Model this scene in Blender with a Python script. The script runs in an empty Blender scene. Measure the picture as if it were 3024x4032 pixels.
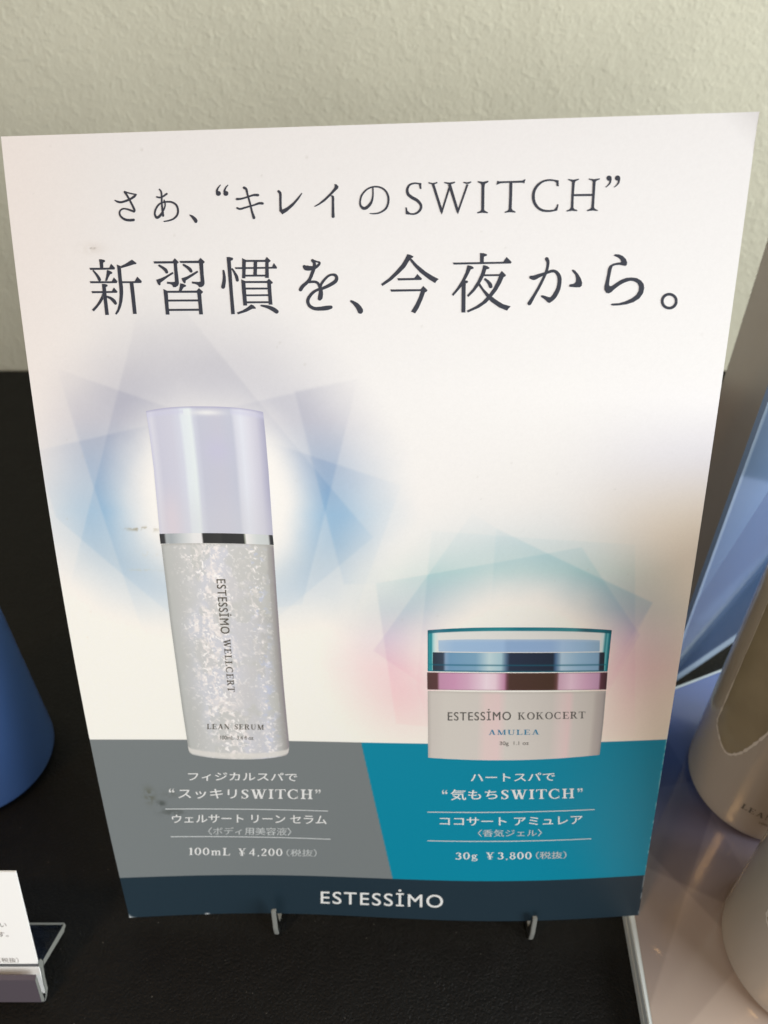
import bpy, math, random
import numpy as np
from mathutils import Vector
from mathutils.geometry import tessellate_polygon
random.seed(7); RNG = np.random.default_rng(11)
MM = 0.001
CAM = [0.6203, -106.4792, 263.3689]; LENS = 30.3778; PITCH = 42.3389
sc = bpy.context.scene
COL = sc.collection
# ---------------------------------------------------------------- camera
cd = bpy.data.cameras.new("camera"); cam = bpy.data.objects.new("camera", cd); COL.objects.link(cam)
cam.location = [c * MM for c in CAM]
cam.rotation_euler = (math.radians(90 - PITCH), 0, 0)
cd.sensor_fit = 'VERTICAL'; cd.sensor_height = 36.0; cd.sensor_width = 27.0; cd.lens = LENS
cd.clip_start = 0.01; cd.clip_end = 20
cd.dof.use_dof = True; cd.dof.focus_distance = 0.188; cd.dof.aperture_fstop = 22.0
sc.camera = cam
sc.cycles.caustics_reflective = False; sc.cycles.caustics_refractive = False
# ---------------------------------------------------------------- world and lamps
w = bpy.data.worlds.new("World"); sc.world = w; w.use_nodes = True
bg = w.node_tree.nodes["Background"]; bg.inputs[0].default_value = (0.80, 0.86, 0.95, 1); bg.inputs[1].default_value = 0.14
sc.view_settings.view_transform = 'Standard'; sc.view_settings.look = 'None'
sc.view_settings.exposure = 0; sc.view_settings.gamma = 1
def area(name, loc, target, sx, sy, power, color):
    l = bpy.data.lights.new(name, 'AREA'); l.shape = 'RECTANGLE'; l.size = sx; l.size_y = sy
    l.energy = power; l.color = color
    o = bpy.data.objects.new(name, l); COL.objects.link(o); o.location = loc
    o.rotation_euler = (Vector(target) - Vector(loc)).to_track_quat('-Z', 'Y').to_euler()
    return o
area("window_light", (0.90, -0.50, 0.50), (0.03, 0.06, 0.10), 0.7, 0.7, 16.6, (0.975, 0.995, 1.0))
area("side_window_light", (0.75, 0.10, 0.42), (0.03, 0.06, 0.10), 0.6, 0.6, 5.5, (0.95, 1.0, 0.98))
area("room_light", (-0.30, -1.10, 0.42), (0.03, 0.06, 0.10), 0.8, 0.8, 4.8, (0.97, 0.98, 1.0))
area("ceiling_lamp", (-0.60, -0.55, 1.42), (0.0, 0.03, 0.05), 0.19, 0.19, 5.0, (1.0, 0.57, 0.22))
# ---------------------------------------------------------------- lettering and print outlines, millimetres on the card
HEAD=[
('P',[(-54.76,185.64),(-54.13,185.61),(-53.58,185.47),(-53.40,185.28),(-53.52,185.08),(-53.90,184.92),(-53.99,183.90),(-54.71,183.90),(-54.73,184.83)]),
('P',[(-57.12,183.92),(-52.67,183.91),(-52.40,184.35),(-52.16,184.70),(-51.37,183.88),(-51.54,183.53),(-56.94,183.47)]),
('T',[(-56.44,183.21),(-56.36,183.10),(-56.29,182.99),(-56.21,182.89),(-56.14,182.78),(-56.07,182.67),(-56.01,182.57),(-55.94,182.45),(-55.87,182.34),(-55.81,182.22),(-55.75,182.11),(-55.69,182.00),(-55.64,181.90),(-55.61,181.81),(-55.57,181.72),(-55.54,181.63),(-55.51,181.54),(-55.48,181.45),(-55.44,181.35)],[(-56.15,183.41),(-56.05,183.32),(-55.96,183.23),(-55.87,183.13),(-55.77,183.04),(-55.68,182.94),(-55.58,182.84),(-55.49,182.74),(-55.40,182.63),(-55.31,182.52),(-55.22,182.41),(-55.14,182.30),(-55.06,182.20),(-55.00,182.09),(-54.95,181.99),(-54.90,181.89),(-54.86,181.80),(-54.82,181.71),(-54.78,181.62)]),
('P',[(-55.44,181.35),(-55.34,181.22),(-55.17,181.17),(-54.99,181.20),(-54.84,181.31),(-54.76,181.46),(-54.78,181.62)]),
('P',[(-56.44,183.21),(-56.47,183.28),(-56.45,183.36),(-56.39,183.43),(-56.31,183.47),(-56.22,183.46),(-56.15,183.41)]),
('P',[(-53.22,183.48),(-52.74,183.32),(-52.25,183.10),(-52.05,182.87),(-52.20,182.68),(-52.60,182.59),(-52.99,182.03),(-53.44,181.24),(-53.90,181.25),(-53.53,182.22)]),
('P',[(-57.37,181.20),(-52.42,181.17),(-52.12,181.56),(-51.85,181.95),(-51.13,181.17),(-51.33,180.77),(-57.21,180.78)]),
('P',[(-54.67,180.66),(-54.07,180.62),(-53.57,180.52),(-53.39,180.34),(-53.51,180.12),(-53.86,179.96),(-53.89,179.04),(-53.89,177.72),(-53.83,174.25),(-54.66,174.23),(-54.66,176.87),(-54.73,178.67)]),
('P',[(-57.19,179.17),(-52.61,179.17),(-52.34,179.55),(-52.06,179.90),(-51.35,179.03),(-51.52,178.79),(-57.11,178.74)]),
('P',[(-54.78,178.76),(-54.75,177.49),(-55.36,176.68),(-56.30,175.73),(-57.17,174.97),(-57.55,175.34),(-56.44,176.31),(-55.59,177.35),(-55.09,178.10)]),
('T',[(-54.00,177.88),(-53.86,177.81),(-53.72,177.74),(-53.59,177.68),(-53.47,177.61),(-53.35,177.55),(-53.25,177.48),(-53.16,177.40),(-53.06,177.30),(-52.97,177.20),(-52.88,177.10),(-52.80,177.00),(-52.72,176.91),(-52.65,176.84),(-52.59,176.77),(-52.53,176.70),(-52.47,176.63),(-52.40,176.55),(-52.34,176.46)],[(-53.81,178.23),(-53.66,178.19),(-53.51,178.16),(-53.36,178.12),(-53.20,178.08),(-53.04,178.03),(-52.88,177.96),(-52.72,177.88),(-52.58,177.79),(-52.44,177.69),(-52.31,177.59),(-52.20,177.49),(-52.10,177.39),(-52.01,177.29),(-51.94,177.18),(-51.89,177.07),(-51.85,176.97),(-51.81,176.89),(-51.77,176.80)]),
('P',[(-52.34,176.46),(-52.22,176.36),(-52.06,176.34),(-51.90,176.39),(-51.78,176.50),(-51.73,176.65),(-51.77,176.80)]),
('P',[(-54.00,177.88),(-54.08,177.93),(-54.11,178.02),(-54.09,178.12),(-54.02,178.20),(-53.92,178.24),(-53.81,178.23)]),
('P',[(-50.03,184.24),(-49.02,184.65),(-47.94,185.24),(-47.46,185.49),(-46.51,184.81),(-46.61,184.60),(-47.20,184.51),(-48.25,184.21),(-50.03,183.78)]),
('P',[(-50.92,184.54),(-50.08,184.22),(-50.07,183.59),(-50.10,181.46),(-50.02,180.15),(-50.12,178.75),(-50.45,177.15),(-50.96,175.82),(-51.53,174.87),(-52.14,174.28),(-52.42,174.49),(-51.78,175.44),(-51.32,176.58),(-50.98,178.28),(-50.87,179.69),(-50.90,181.46),(-50.89,183.60)]),
('P',[(-50.16,181.16),(-47.30,181.15),(-47.00,181.58),(-46.63,182.07),(-45.73,181.16),(-45.87,180.77),(-50.20,180.77)]),
('P',[(-48.46,180.80),(-47.62,180.79),(-47.57,178.64),(-47.56,174.44),(-48.40,174.44),(-48.41,177.52)]),
('P',[(-42.74,185.12),(-38.58,185.12),(-38.05,185.70),(-37.27,184.92),(-37.39,184.74),(-37.66,184.56),(-37.67,183.32),(-37.60,181.11),(-37.63,180.56),(-37.92,180.14),(-38.39,179.89),(-38.95,179.89),(-39.11,180.29),(-39.54,180.52),(-40.24,180.59),(-40.20,181.01),(-39.30,180.95),(-38.75,180.95),(-38.45,181.02),(-38.44,181.95),(-38.40,184.66),(-42.66,184.66)]),
('T',[(-41.71,184.10),(-41.59,184.01),(-41.47,183.92),(-41.35,183.83),(-41.24,183.75),(-41.13,183.66),(-41.03,183.58),(-40.94,183.50),(-40.84,183.41),(-40.76,183.33),(-40.68,183.25),(-40.62,183.18),(-40.57,183.12),(-40.53,183.08),(-40.51,183.04),(-40.48,182.99),(-40.45,182.94),(-40.41,182.86),(-40.37,182.79)],[(-41.44,184.44),(-41.30,184.38),(-41.17,184.31),(-41.03,184.24),(-40.90,184.17),(-40.76,184.10),(-40.64,184.03),(-40.52,183.96),(-40.40,183.88),(-40.29,183.81),(-40.18,183.73),(-40.08,183.65),(-39.98,183.56),(-39.91,183.46),(-39.85,183.36),(-39.82,183.27),(-39.80,183.19),(-39.78,183.12),(-39.76,183.06)]),
('P',[(-40.37,182.79),(-40.27,182.67),(-40.11,182.62),(-39.94,182.65),(-39.80,182.76),(-39.74,182.91),(-39.76,183.06)]),
('P',[(-41.71,184.10),(-41.78,184.18),(-41.80,184.28),(-41.75,184.38),(-41.66,184.45),(-41.54,184.48),(-41.44,184.44)]),
('P',[(-42.53,181.42),(-41.54,181.69),(-40.39,182.14),(-38.75,182.98),(-38.59,182.64),(-39.91,181.91),(-41.09,181.13),(-41.61,180.81),(-41.67,180.39),(-41.91,180.25),(-42.17,180.44),(-42.38,180.86)]),
('P',[(-37.10,185.15),(-33.01,185.16),(-32.49,185.73),(-31.64,184.94),(-31.73,184.74),(-32.01,184.56),(-32.08,182.37),(-32.02,180.99),(-32.06,180.53),(-32.32,180.11),(-32.79,179.86),(-33.29,179.87),(-33.51,180.26),(-34.03,180.49),(-34.77,180.61),(-34.76,181.02),(-33.89,180.95),(-33.20,180.94),(-32.87,181.03),(-32.85,182.10),(-32.87,184.66),(-36.92,184.73)]),
('T',[(-36.39,184.19),(-36.28,184.10),(-36.16,184.01),(-36.04,183.93),(-35.93,183.84),(-35.82,183.76),(-35.72,183.67),(-35.63,183.59),(-35.54,183.51),(-35.45,183.43),(-35.37,183.35),(-35.30,183.28),(-35.25,183.22),(-35.21,183.17),(-35.18,183.14),(-35.16,183.10),(-35.13,183.05),(-35.09,182.99),(-35.05,182.92)],[(-36.12,184.54),(-35.99,184.47),(-35.86,184.41),(-35.72,184.34),(-35.58,184.27),(-35.45,184.20),(-35.32,184.13),(-35.20,184.06),(-35.09,183.98),(-34.97,183.91),(-34.87,183.83),(-34.77,183.75),(-34.69,183.66),(-34.61,183.57),(-34.56,183.48),(-34.52,183.40),(-34.49,183.33),(-34.48,183.28),(-34.45,183.22)]),
('P',[(-35.05,182.92),(-34.94,182.81),(-34.78,182.77),(-34.61,182.81),(-34.48,182.92),(-34.42,183.07),(-34.45,183.22)]),
('P',[(-36.39,184.19),(-36.47,184.27),(-36.48,184.38),(-36.44,184.48),(-36.35,184.55),(-36.23,184.57),(-36.12,184.54)]),
('P',[(-36.97,181.68),(-35.79,182.02),(-34.54,182.61),(-33.40,183.18),(-33.18,182.88),(-34.38,182.15),(-36.07,181.21),(-36.15,180.78),(-36.37,180.62),(-36.65,180.87),(-36.86,181.25)]),
('P',[(-37.31,180.69),(-36.63,180.55),(-36.10,180.27),(-36.12,180.04),(-36.69,179.81),(-37.16,179.16),(-37.76,179.16),(-37.47,180.09)]),
('P',[(-41.15,179.53),(-40.30,179.17),(-40.24,178.71),(-40.32,175.61),(-40.27,174.29),(-41.11,174.29),(-41.11,176.37),(-41.13,178.71)]),
('P',[(-40.38,179.17),(-33.85,179.19),(-33.35,179.70),(-32.52,178.95),(-32.59,178.77),(-32.96,178.49),(-32.96,176.81),(-32.93,174.32),(-33.76,174.32),(-33.75,176.35),(-33.81,178.73),(-40.42,178.75)]),
('P',[(-40.30,177.38),(-33.69,177.39),(-33.70,176.98),(-40.31,176.97)]),
('P',[(-40.31,175.47),(-33.66,175.50),(-33.67,175.07),(-40.32,175.04)]),
('P',[(-26.89,185.83),(-26.31,185.83),(-25.63,185.68),(-25.50,185.50),(-25.67,185.19),(-26.05,185.07),(-26.05,182.78),(-26.07,178.65),(-25.99,174.36),(-26.80,174.34),(-26.80,178.19),(-26.83,180.96),(-26.87,184.15)]),
('T',[(-27.99,183.08),(-27.99,182.91),(-27.99,182.73),(-27.99,182.55),(-27.99,182.38),(-27.99,182.21),(-28.00,182.05),(-28.02,181.88),(-28.05,181.70),(-28.08,181.52),(-28.11,181.35),(-28.15,181.17),(-28.19,181.00),(-28.24,180.84),(-28.29,180.67),(-28.34,180.51),(-28.40,180.33),(-28.46,180.16),(-28.52,179.98)],[(-27.55,183.14),(-27.52,182.97),(-27.49,182.80),(-27.46,182.63),(-27.43,182.45),(-27.41,182.27),(-27.39,182.08),(-27.38,181.89),(-27.38,181.69),(-27.39,181.50),(-27.40,181.31),(-27.41,181.12),(-27.43,180.92),(-27.46,180.73),(-27.50,180.54),(-27.55,180.36),(-27.59,180.18),(-27.63,180.00),(-27.67,179.83)]),
('P',[(-28.52,179.98),(-28.52,179.77),(-28.40,179.60),(-28.21,179.51),(-27.98,179.52),(-27.79,179.64),(-27.67,179.83)]),
('P',[(-27.99,183.08),(-27.97,183.19),(-27.90,183.28),(-27.79,183.32),(-27.68,183.30),(-27.59,183.24),(-27.55,183.14)]),
('T',[(-26.03,183.38),(-25.97,183.26),(-25.91,183.14),(-25.85,183.02),(-25.79,182.91),(-25.73,182.79),(-25.68,182.67),(-25.63,182.53),(-25.58,182.39),(-25.53,182.24),(-25.48,182.10),(-25.44,181.96),(-25.41,181.84),(-25.38,181.73),(-25.36,181.62),(-25.33,181.52),(-25.31,181.40),(-25.29,181.28),(-25.26,181.15)],[(-25.72,183.55),(-25.64,183.45),(-25.56,183.34),(-25.48,183.24),(-25.40,183.13),(-25.32,183.01),(-25.24,182.89),(-25.15,182.76),(-25.07,182.63),(-24.98,182.49),(-24.89,182.35),(-24.81,182.21),(-24.75,182.06),(-24.71,181.92),(-24.68,181.78),(-24.66,181.65),(-24.65,181.52),(-24.63,181.40),(-24.62,181.29)]),
('P',[(-25.26,181.15),(-25.19,181.02),(-25.06,180.93),(-24.89,180.92),(-24.74,181.00),(-24.64,181.13),(-24.62,181.29)]),
('P',[(-26.03,183.38),(-26.06,183.46),(-26.03,183.54),(-25.96,183.60),(-25.88,183.63),(-25.79,183.61),(-25.72,183.55)]),
('P',[(-23.61,185.59),(-22.84,185.24),(-22.96,183.85),(-23.20,181.57),(-23.93,181.60),(-23.80,182.77)]),
('P',[(-22.93,185.23),(-18.81,185.21),(-18.39,185.78),(-17.62,185.03),(-17.72,184.85),(-18.08,184.62),(-18.21,181.61),(-19.00,181.64),(-18.77,184.77),(-22.96,184.82)]),
('P',[(-21.20,185.01),(-20.45,185.01),(-20.72,182.11),(-21.48,182.11)]),
('P',[(-25.28,183.80),(-17.40,183.81),(-17.19,184.21),(-16.97,184.56),(-16.35,183.71),(-16.46,183.45),(-25.17,183.43)]),
('P',[(-23.14,182.31),(-18.91,182.29),(-18.93,181.91),(-23.17,181.92)]),
('P',[(-24.11,181.40),(-23.26,181.04),(-23.26,180.02),(-23.22,176.11),(-24.04,176.11),(-24.12,179.10)]),
('P',[(-23.33,181.04),(-18.65,181.04),(-18.21,181.50),(-17.43,180.73),(-17.52,180.53),(-17.84,180.40),(-17.84,178.61),(-17.79,176.28),(-18.59,176.28),(-18.60,178.15),(-18.63,180.61),(-23.36,180.64)]),
('P',[(-23.33,179.74),(-18.59,179.71),(-18.59,179.33),(-23.36,179.33)]),
('P',[(-23.29,178.36),(-18.58,178.38),(-18.59,178.01),(-23.29,177.99)]),
('P',[(-23.32,176.97),(-18.58,176.97),(-18.58,176.58),(-23.33,176.55)]),
('P',[(-22.35,176.35),(-21.82,176.12),(-21.39,175.64),(-21.43,175.47),(-22.17,175.43),(-23.50,174.82),(-25.32,174.31),(-25.53,174.71),(-24.26,175.15),(-23.23,175.71)]),
('T',[(-20.25,175.92),(-20.04,175.85),(-19.82,175.79),(-19.61,175.73),(-19.40,175.66),(-19.20,175.60),(-19.02,175.52),(-18.84,175.44),(-18.65,175.35),(-18.47,175.26),(-18.30,175.17),(-18.14,175.07),(-17.99,174.99),(-17.87,174.91),(-17.75,174.84),(-17.65,174.76),(-17.53,174.68),(-17.41,174.60),(-17.28,174.51)],[(-20.15,176.28),(-19.93,176.26),(-19.70,176.25),(-19.47,176.23),(-19.24,176.21),(-19.01,176.19),(-18.78,176.15),(-18.55,176.10),(-18.33,176.04),(-18.11,175.97),(-17.90,175.90),(-17.70,175.82),(-17.52,175.74),(-17.35,175.65),(-17.20,175.55),(-17.06,175.46),(-16.95,175.36),(-16.84,175.28),(-16.73,175.19)]),
('P',[(-17.28,174.51),(-17.07,174.43),(-16.85,174.47),(-16.66,174.61),(-16.57,174.81),(-16.59,175.02),(-16.73,175.19)]),
('P',[(-20.25,175.92),(-20.34,175.96),(-20.39,176.04),(-20.39,176.14),(-20.34,176.22),(-20.26,176.28),(-20.15,176.28)]),
('T',[(-9.16,184.81),(-9.09,184.72),(-9.01,184.64),(-8.95,184.57),(-8.90,184.50),(-8.87,184.45),(-8.85,184.41),(-8.85,184.36),(-8.85,184.28),(-8.86,184.19),(-8.88,184.08),(-8.90,183.96),(-8.91,183.84)],[(-8.65,185.17),(-8.59,185.10),(-8.53,185.03),(-8.45,184.94),(-8.37,184.84),(-8.30,184.72),(-8.24,184.58),(-8.21,184.43),(-8.21,184.28),(-8.22,184.15),(-8.23,184.03),(-8.24,183.92),(-8.25,183.81)]),
('P',[(-8.91,183.84),(-8.88,183.68),(-8.77,183.56),(-8.61,183.51),(-8.44,183.54),(-8.31,183.65),(-8.25,183.81)]),
('P',[(-9.16,184.81),(-9.22,184.95),(-9.19,185.10),(-9.09,185.22),(-8.93,185.28),(-8.77,185.26),(-8.65,185.17)]),
('T',[(-8.79,184.82),(-8.67,184.79),(-8.56,184.75),(-8.45,184.71),(-8.34,184.68),(-8.23,184.64),(-8.12,184.61),(-7.99,184.57),(-7.86,184.54),(-7.75,184.51),(-7.66,184.48),(-7.61,184.46),(-7.63,184.46),(-7.65,184.49),(-7.66,184.49),(-7.68,184.46),(-7.72,184.41),(-7.78,184.36),(-7.85,184.30),(-7.93,184.24),(-8.04,184.16),(-8.15,184.09),(-8.28,184.03),(-8.40,183.97),(-8.52,183.94),(-8.64,183.92),(-8.78,183.90),(-8.92,183.90),(-9.07,183.90),(-9.22,183.91),(-9.36,183.92),(-9.50,183.93),(-9.64,183.96),(-9.79,183.98),(-9.93,184.01),(-10.05,184.04),(-10.14,184.05),(-10.16,184.04),(-10.17,184.01),(-10.19,183.99),(-10.25,183.99),(-10.34,184.03),(-10.43,184.06)],[(-8.64,185.16),(-8.53,185.11),(-8.42,185.07),(-8.31,185.03),(-8.21,184.99),(-8.10,184.95),(-8.00,184.91),(-7.90,184.89),(-7.78,184.87),(-7.65,184.85),(-7.52,184.83),(-7.40,184.78),(-7.27,184.69),(-7.21,184.54),(-7.22,184.40),(-7.26,184.28),(-7.32,184.17),(-7.39,184.06),(-7.47,183.96),(-7.57,183.86),(-7.68,183.75),(-7.81,183.64),(-7.96,183.53),(-8.11,183.43),(-8.28,183.34),(-8.45,183.26),(-8.63,183.20),(-8.81,183.14),(-8.99,183.09),(-9.18,183.05),(-9.36,183.02),(-9.56,183.00),(-9.76,182.99),(-9.96,183.00),(-10.14,183.01),(-10.32,183.04),(-10.49,183.08),(-10.64,183.16),(-10.77,183.27),(-10.85,183.38),(-10.88,183.47),(-10.88,183.53),(-10.89,183.59)]),
('P',[(-10.43,184.06),(-10.58,184.13),(-10.75,184.12),(-10.90,184.03),(-10.99,183.88),(-10.98,183.72),(-10.89,183.59)]),
('P',[(-8.79,184.82),(-8.86,184.87),(-8.90,184.96),(-8.89,185.05),(-8.83,185.13),(-8.74,185.17),(-8.64,185.16)]),
('T',[(-8.91,183.67),(-8.97,183.54),(-9.03,183.42),(-9.09,183.30),(-9.15,183.17),(-9.22,183.03),(-9.30,182.87),(-9.38,182.67),(-9.47,182.46),(-9.57,182.23),(-9.66,182.01),(-9.76,181.81),(-9.85,181.64),(-9.95,181.50),(-10.05,181.37),(-10.15,181.25),(-10.26,181.13),(-10.38,181.02),(-10.51,180.90),(-10.64,180.79),(-10.79,180.68),(-10.95,180.57),(-11.12,180.45),(-11.29,180.33),(-11.45,180.19),(-11.58,180.06),(-11.69,179.92),(-11.78,179.80),(-11.86,179.68),(-11.94,179.57),(-12.02,179.47)],[(-8.28,183.43),(-8.34,183.30),(-8.39,183.18),(-8.44,183.05),(-8.50,182.92),(-8.57,182.78),(-8.64,182.62),(-8.72,182.44),(-8.82,182.23),(-8.92,182.00),(-9.03,181.76),(-9.14,181.54),(-9.26,181.33),(-9.39,181.14),(-9.51,180.98),(-9.64,180.84),(-9.77,180.70),(-9.90,180.57),(-10.04,180.44),(-10.19,180.30),(-10.36,180.16),(-10.52,180.03),(-10.67,179.91),(-10.80,179.80),(-10.90,179.70),(-10.99,179.60),(-11.06,179.51),(-11.14,179.41),(-11.21,179.30),(-11.29,179.18),(-11.37,179.06)]),
('P',[(-12.02,179.47),(-12.09,179.28),(-12.05,179.09),(-11.92,178.95),(-11.73,178.89),(-11.53,178.93),(-11.37,179.06)]),
('P',[(-8.91,183.67),(-8.80,183.81),(-8.63,183.87),(-8.45,183.85),(-8.32,183.75),(-8.25,183.60),(-8.28,183.43)]),
('T',[(-9.87,180.49),(-9.78,180.50),(-9.68,180.51),(-9.59,180.51),(-9.50,180.52),(-9.40,180.53),(-9.30,180.54),(-9.20,180.54),(-9.08,180.55),(-8.97,180.56),(-8.87,180.56),(-8.78,180.56),(-8.69,180.55),(-8.61,180.53),(-8.52,180.50),(-8.45,180.47),(-8.38,180.44),(-8.32,180.40),(-8.27,180.36),(-8.23,180.31),(-8.18,180.24),(-8.13,180.17),(-8.09,180.08),(-8.05,179.98),(-8.01,179.88),(-7.97,179.79),(-7.94,179.70),(-7.91,179.61),(-7.89,179.51),(-7.88,179.41),(-7.87,179.31),(-7.87,179.20),(-7.87,179.08),(-7.88,178.95),(-7.90,178.82),(-7.92,178.69),(-7.94,178.57),(-7.97,178.45),(-8.00,178.32),(-8.03,178.18),(-8.07,178.05),(-8.10,177.93),(-8.12,177.83),(-8.13,177.78),(-8.13,177.77),(-8.12,177.77),(-8.11,177.75),(-8.13,177.69),(-8.15,177.63)],[(-9.89,181.03),(-9.80,181.04),(-9.71,181.04),(-9.61,181.05),(-9.51,181.06),(-9.41,181.06),(-9.31,181.06),(-9.20,181.07),(-9.09,181.07),(-8.97,181.07),(-8.84,181.07),(-8.71,181.06),(-8.58,181.05),(-8.46,181.02),(-8.34,180.99),(-8.22,180.96),(-8.10,180.91),(-7.99,180.85),(-7.88,180.77),(-7.77,180.68),(-7.69,180.57),(-7.61,180.47),(-7.54,180.36),(-7.48,180.25),(-7.43,180.15),(-7.37,180.04),(-7.32,179.94),(-7.27,179.82),(-7.23,179.70),(-7.19,179.58),(-7.15,179.44),(-7.12,179.30),(-7.09,179.16),(-7.06,179.01),(-7.04,178.85),(-7.03,178.70),(-7.02,178.54),(-7.03,178.37),(-7.04,178.20),(-7.07,178.04),(-7.09,177.88),(-7.12,177.75),(-7.15,177.63),(-7.18,177.52),(-7.23,177.43),(-7.29,177.35),(-7.33,177.30),(-7.36,177.30),(-7.38,177.28)]),
('P',[(-8.15,177.63),(-8.20,177.42),(-8.13,177.22),(-7.97,177.08),(-7.75,177.04),(-7.53,177.12),(-7.38,177.28)]),
('P',[(-9.87,180.49),(-10.02,180.51),(-10.13,180.60),(-10.17,180.74),(-10.14,180.87),(-10.04,180.98),(-9.89,181.03)]),
('T',[(-7.26,179.11),(-7.07,179.17),(-6.87,179.24),(-6.67,179.30),(-6.47,179.37),(-6.27,179.45),(-6.06,179.53),(-5.86,179.61),(-5.64,179.71),(-5.43,179.80),(-5.22,179.90),(-5.02,180.00),(-4.83,180.10),(-4.66,180.20),(-4.50,180.30),(-4.35,180.41),(-4.20,180.52),(-4.06,180.64),(-3.94,180.78),(-3.84,180.94),(-3.77,181.10),(-3.73,181.25),(-3.71,181.40),(-3.71,181.54),(-3.73,181.68),(-3.77,181.82),(-3.83,181.95),(-3.91,182.07),(-3.99,182.17),(-4.09,182.26),(-4.21,182.33),(-4.33,182.38),(-4.45,182.41),(-4.58,182.43),(-4.71,182.43),(-4.84,182.42),(-4.96,182.41),(-5.09,182.39),(-5.22,182.37),(-5.37,182.34),(-5.52,182.29),(-5.68,182.23),(-5.84,182.15),(-6.01,182.04),(-6.18,181.92),(-6.35,181.78),(-6.51,181.63),(-6.66,181.49),(-6.80,181.36),(-6.93,181.23),(-7.05,181.10),(-7.16,180.97),(-7.27,180.84),(-7.36,180.72),(-7.45,180.60),(-7.52,180.49),(-7.58,180.38),(-7.63,180.28),(-7.67,180.19),(-7.71,180.11),(-7.75,180.02)],[(-7.47,179.65),(-7.27,179.73),(-7.08,179.80),(-6.89,179.88),(-6.70,179.96),(-6.51,180.04),(-6.33,180.12),(-6.14,180.21),(-5.94,180.31),(-5.75,180.42),(-5.56,180.52),(-5.38,180.62),(-5.22,180.72),(-5.07,180.81),(-4.92,180.90),(-4.79,180.99),(-4.69,181.07),(-4.60,181.14),(-4.54,181.20),(-4.50,181.26),(-4.47,181.32),(-4.44,181.38),(-4.42,181.45),(-4.41,181.51),(-4.41,181.57),(-4.41,181.61),(-4.43,181.65),(-4.45,181.70),(-4.49,181.75),(-4.53,181.79),(-4.56,181.83),(-4.59,181.85),(-4.64,181.88),(-4.69,181.91),(-4.76,181.93),(-4.84,181.94),(-4.93,181.94),(-5.04,181.93),(-5.15,181.92),(-5.26,181.89),(-5.37,181.86),(-5.48,181.81),(-5.59,181.75),(-5.72,181.67),(-5.86,181.56),(-6.00,181.43),(-6.15,181.29),(-6.29,181.15),(-6.42,181.02),(-6.53,180.90),(-6.64,180.78),(-6.74,180.66),(-6.83,180.54),(-6.91,180.43),(-6.99,180.33),(-7.04,180.25),(-7.08,180.17),(-7.11,180.09),(-7.14,180.01),(-7.18,179.92),(-7.22,179.82)]),
('P',[(-7.75,180.02),(-7.77,179.88),(-7.71,179.75),(-7.60,179.67),(-7.45,179.65),(-7.31,179.71),(-7.22,179.82)]),
('P',[(-7.26,179.11),(-7.42,179.09),(-7.56,179.15),(-7.65,179.27),(-7.67,179.42),(-7.60,179.56),(-7.47,179.65)]),
('T',[(-7.13,179.75),(-7.31,179.71),(-7.48,179.66),(-7.67,179.62),(-7.85,179.57),(-8.05,179.52),(-8.24,179.45),(-8.42,179.38),(-8.60,179.30),(-8.78,179.22),(-8.96,179.12),(-9.15,179.01),(-9.33,178.88),(-9.51,178.73),(-9.70,178.56),(-9.88,178.37),(-10.05,178.18),(-10.21,177.99),(-10.34,177.81),(-10.44,177.64),(-10.52,177.47),(-10.58,177.30),(-10.62,177.13),(-10.63,176.96),(-10.63,176.79),(-10.61,176.61),(-10.57,176.43),(-10.51,176.26),(-10.43,176.08),(-10.33,175.91),(-10.20,175.76),(-10.06,175.62),(-9.89,175.50),(-9.71,175.39),(-9.52,175.29),(-9.32,175.20),(-9.11,175.14),(-8.88,175.08),(-8.65,175.05),(-8.42,175.03),(-8.20,175.02),(-7.97,175.02),(-7.75,175.02),(-7.51,175.02),(-7.26,175.03),(-7.02,175.04),(-6.77,175.05),(-6.55,175.08),(-6.35,175.10),(-6.17,175.13),(-6.00,175.18),(-5.86,175.22),(-5.73,175.27),(-5.60,175.32),(-5.47,175.36)],[(-7.01,179.18),(-7.19,179.14),(-7.38,179.11),(-7.56,179.08),(-7.73,179.04),(-7.89,179.00),(-8.04,178.94),(-8.20,178.88),(-8.36,178.80),(-8.51,178.72),(-8.65,178.64),(-8.79,178.54),(-8.93,178.43),(-9.07,178.29),(-9.23,178.14),(-9.39,177.97),(-9.53,177.79),(-9.66,177.63),(-9.75,177.49),(-9.82,177.36),(-9.87,177.25),(-9.91,177.15),(-9.93,177.06),(-9.94,176.96),(-9.94,176.86),(-9.92,176.75),(-9.90,176.63),(-9.86,176.51),(-9.81,176.40),(-9.75,176.30),(-9.68,176.22),(-9.59,176.14),(-9.47,176.06),(-9.34,175.98),(-9.20,175.91),(-9.05,175.86),(-8.89,175.82),(-8.74,175.79),(-8.57,175.78),(-8.38,175.79),(-8.17,175.80),(-7.96,175.82),(-7.75,175.83),(-7.53,175.85),(-7.31,175.89),(-7.08,175.92),(-6.85,175.96),(-6.64,175.99),(-6.44,176.02),(-6.28,176.03),(-6.13,176.04),(-6.00,176.05),(-5.86,176.05),(-5.72,176.06),(-5.58,176.07)]),
('P',[(-5.47,175.36),(-5.29,175.44),(-5.17,175.60),(-5.15,175.78),(-5.23,175.95),(-5.39,176.05),(-5.58,176.07)]),
('P',[(-7.13,179.75),(-6.98,179.75),(-6.84,179.67),(-6.77,179.54),(-6.78,179.38),(-6.87,179.26),(-7.01,179.18)]),
('P',[(-1.33,177.15),(-0.69,176.96),(0.15,176.50),(0.79,175.85),(1.15,175.21),(1.13,174.75),(0.84,174.40),(0.45,174.35),(0.13,174.56),(-0.27,175.49),(-0.91,176.32),(-1.48,176.83)]),
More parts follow.
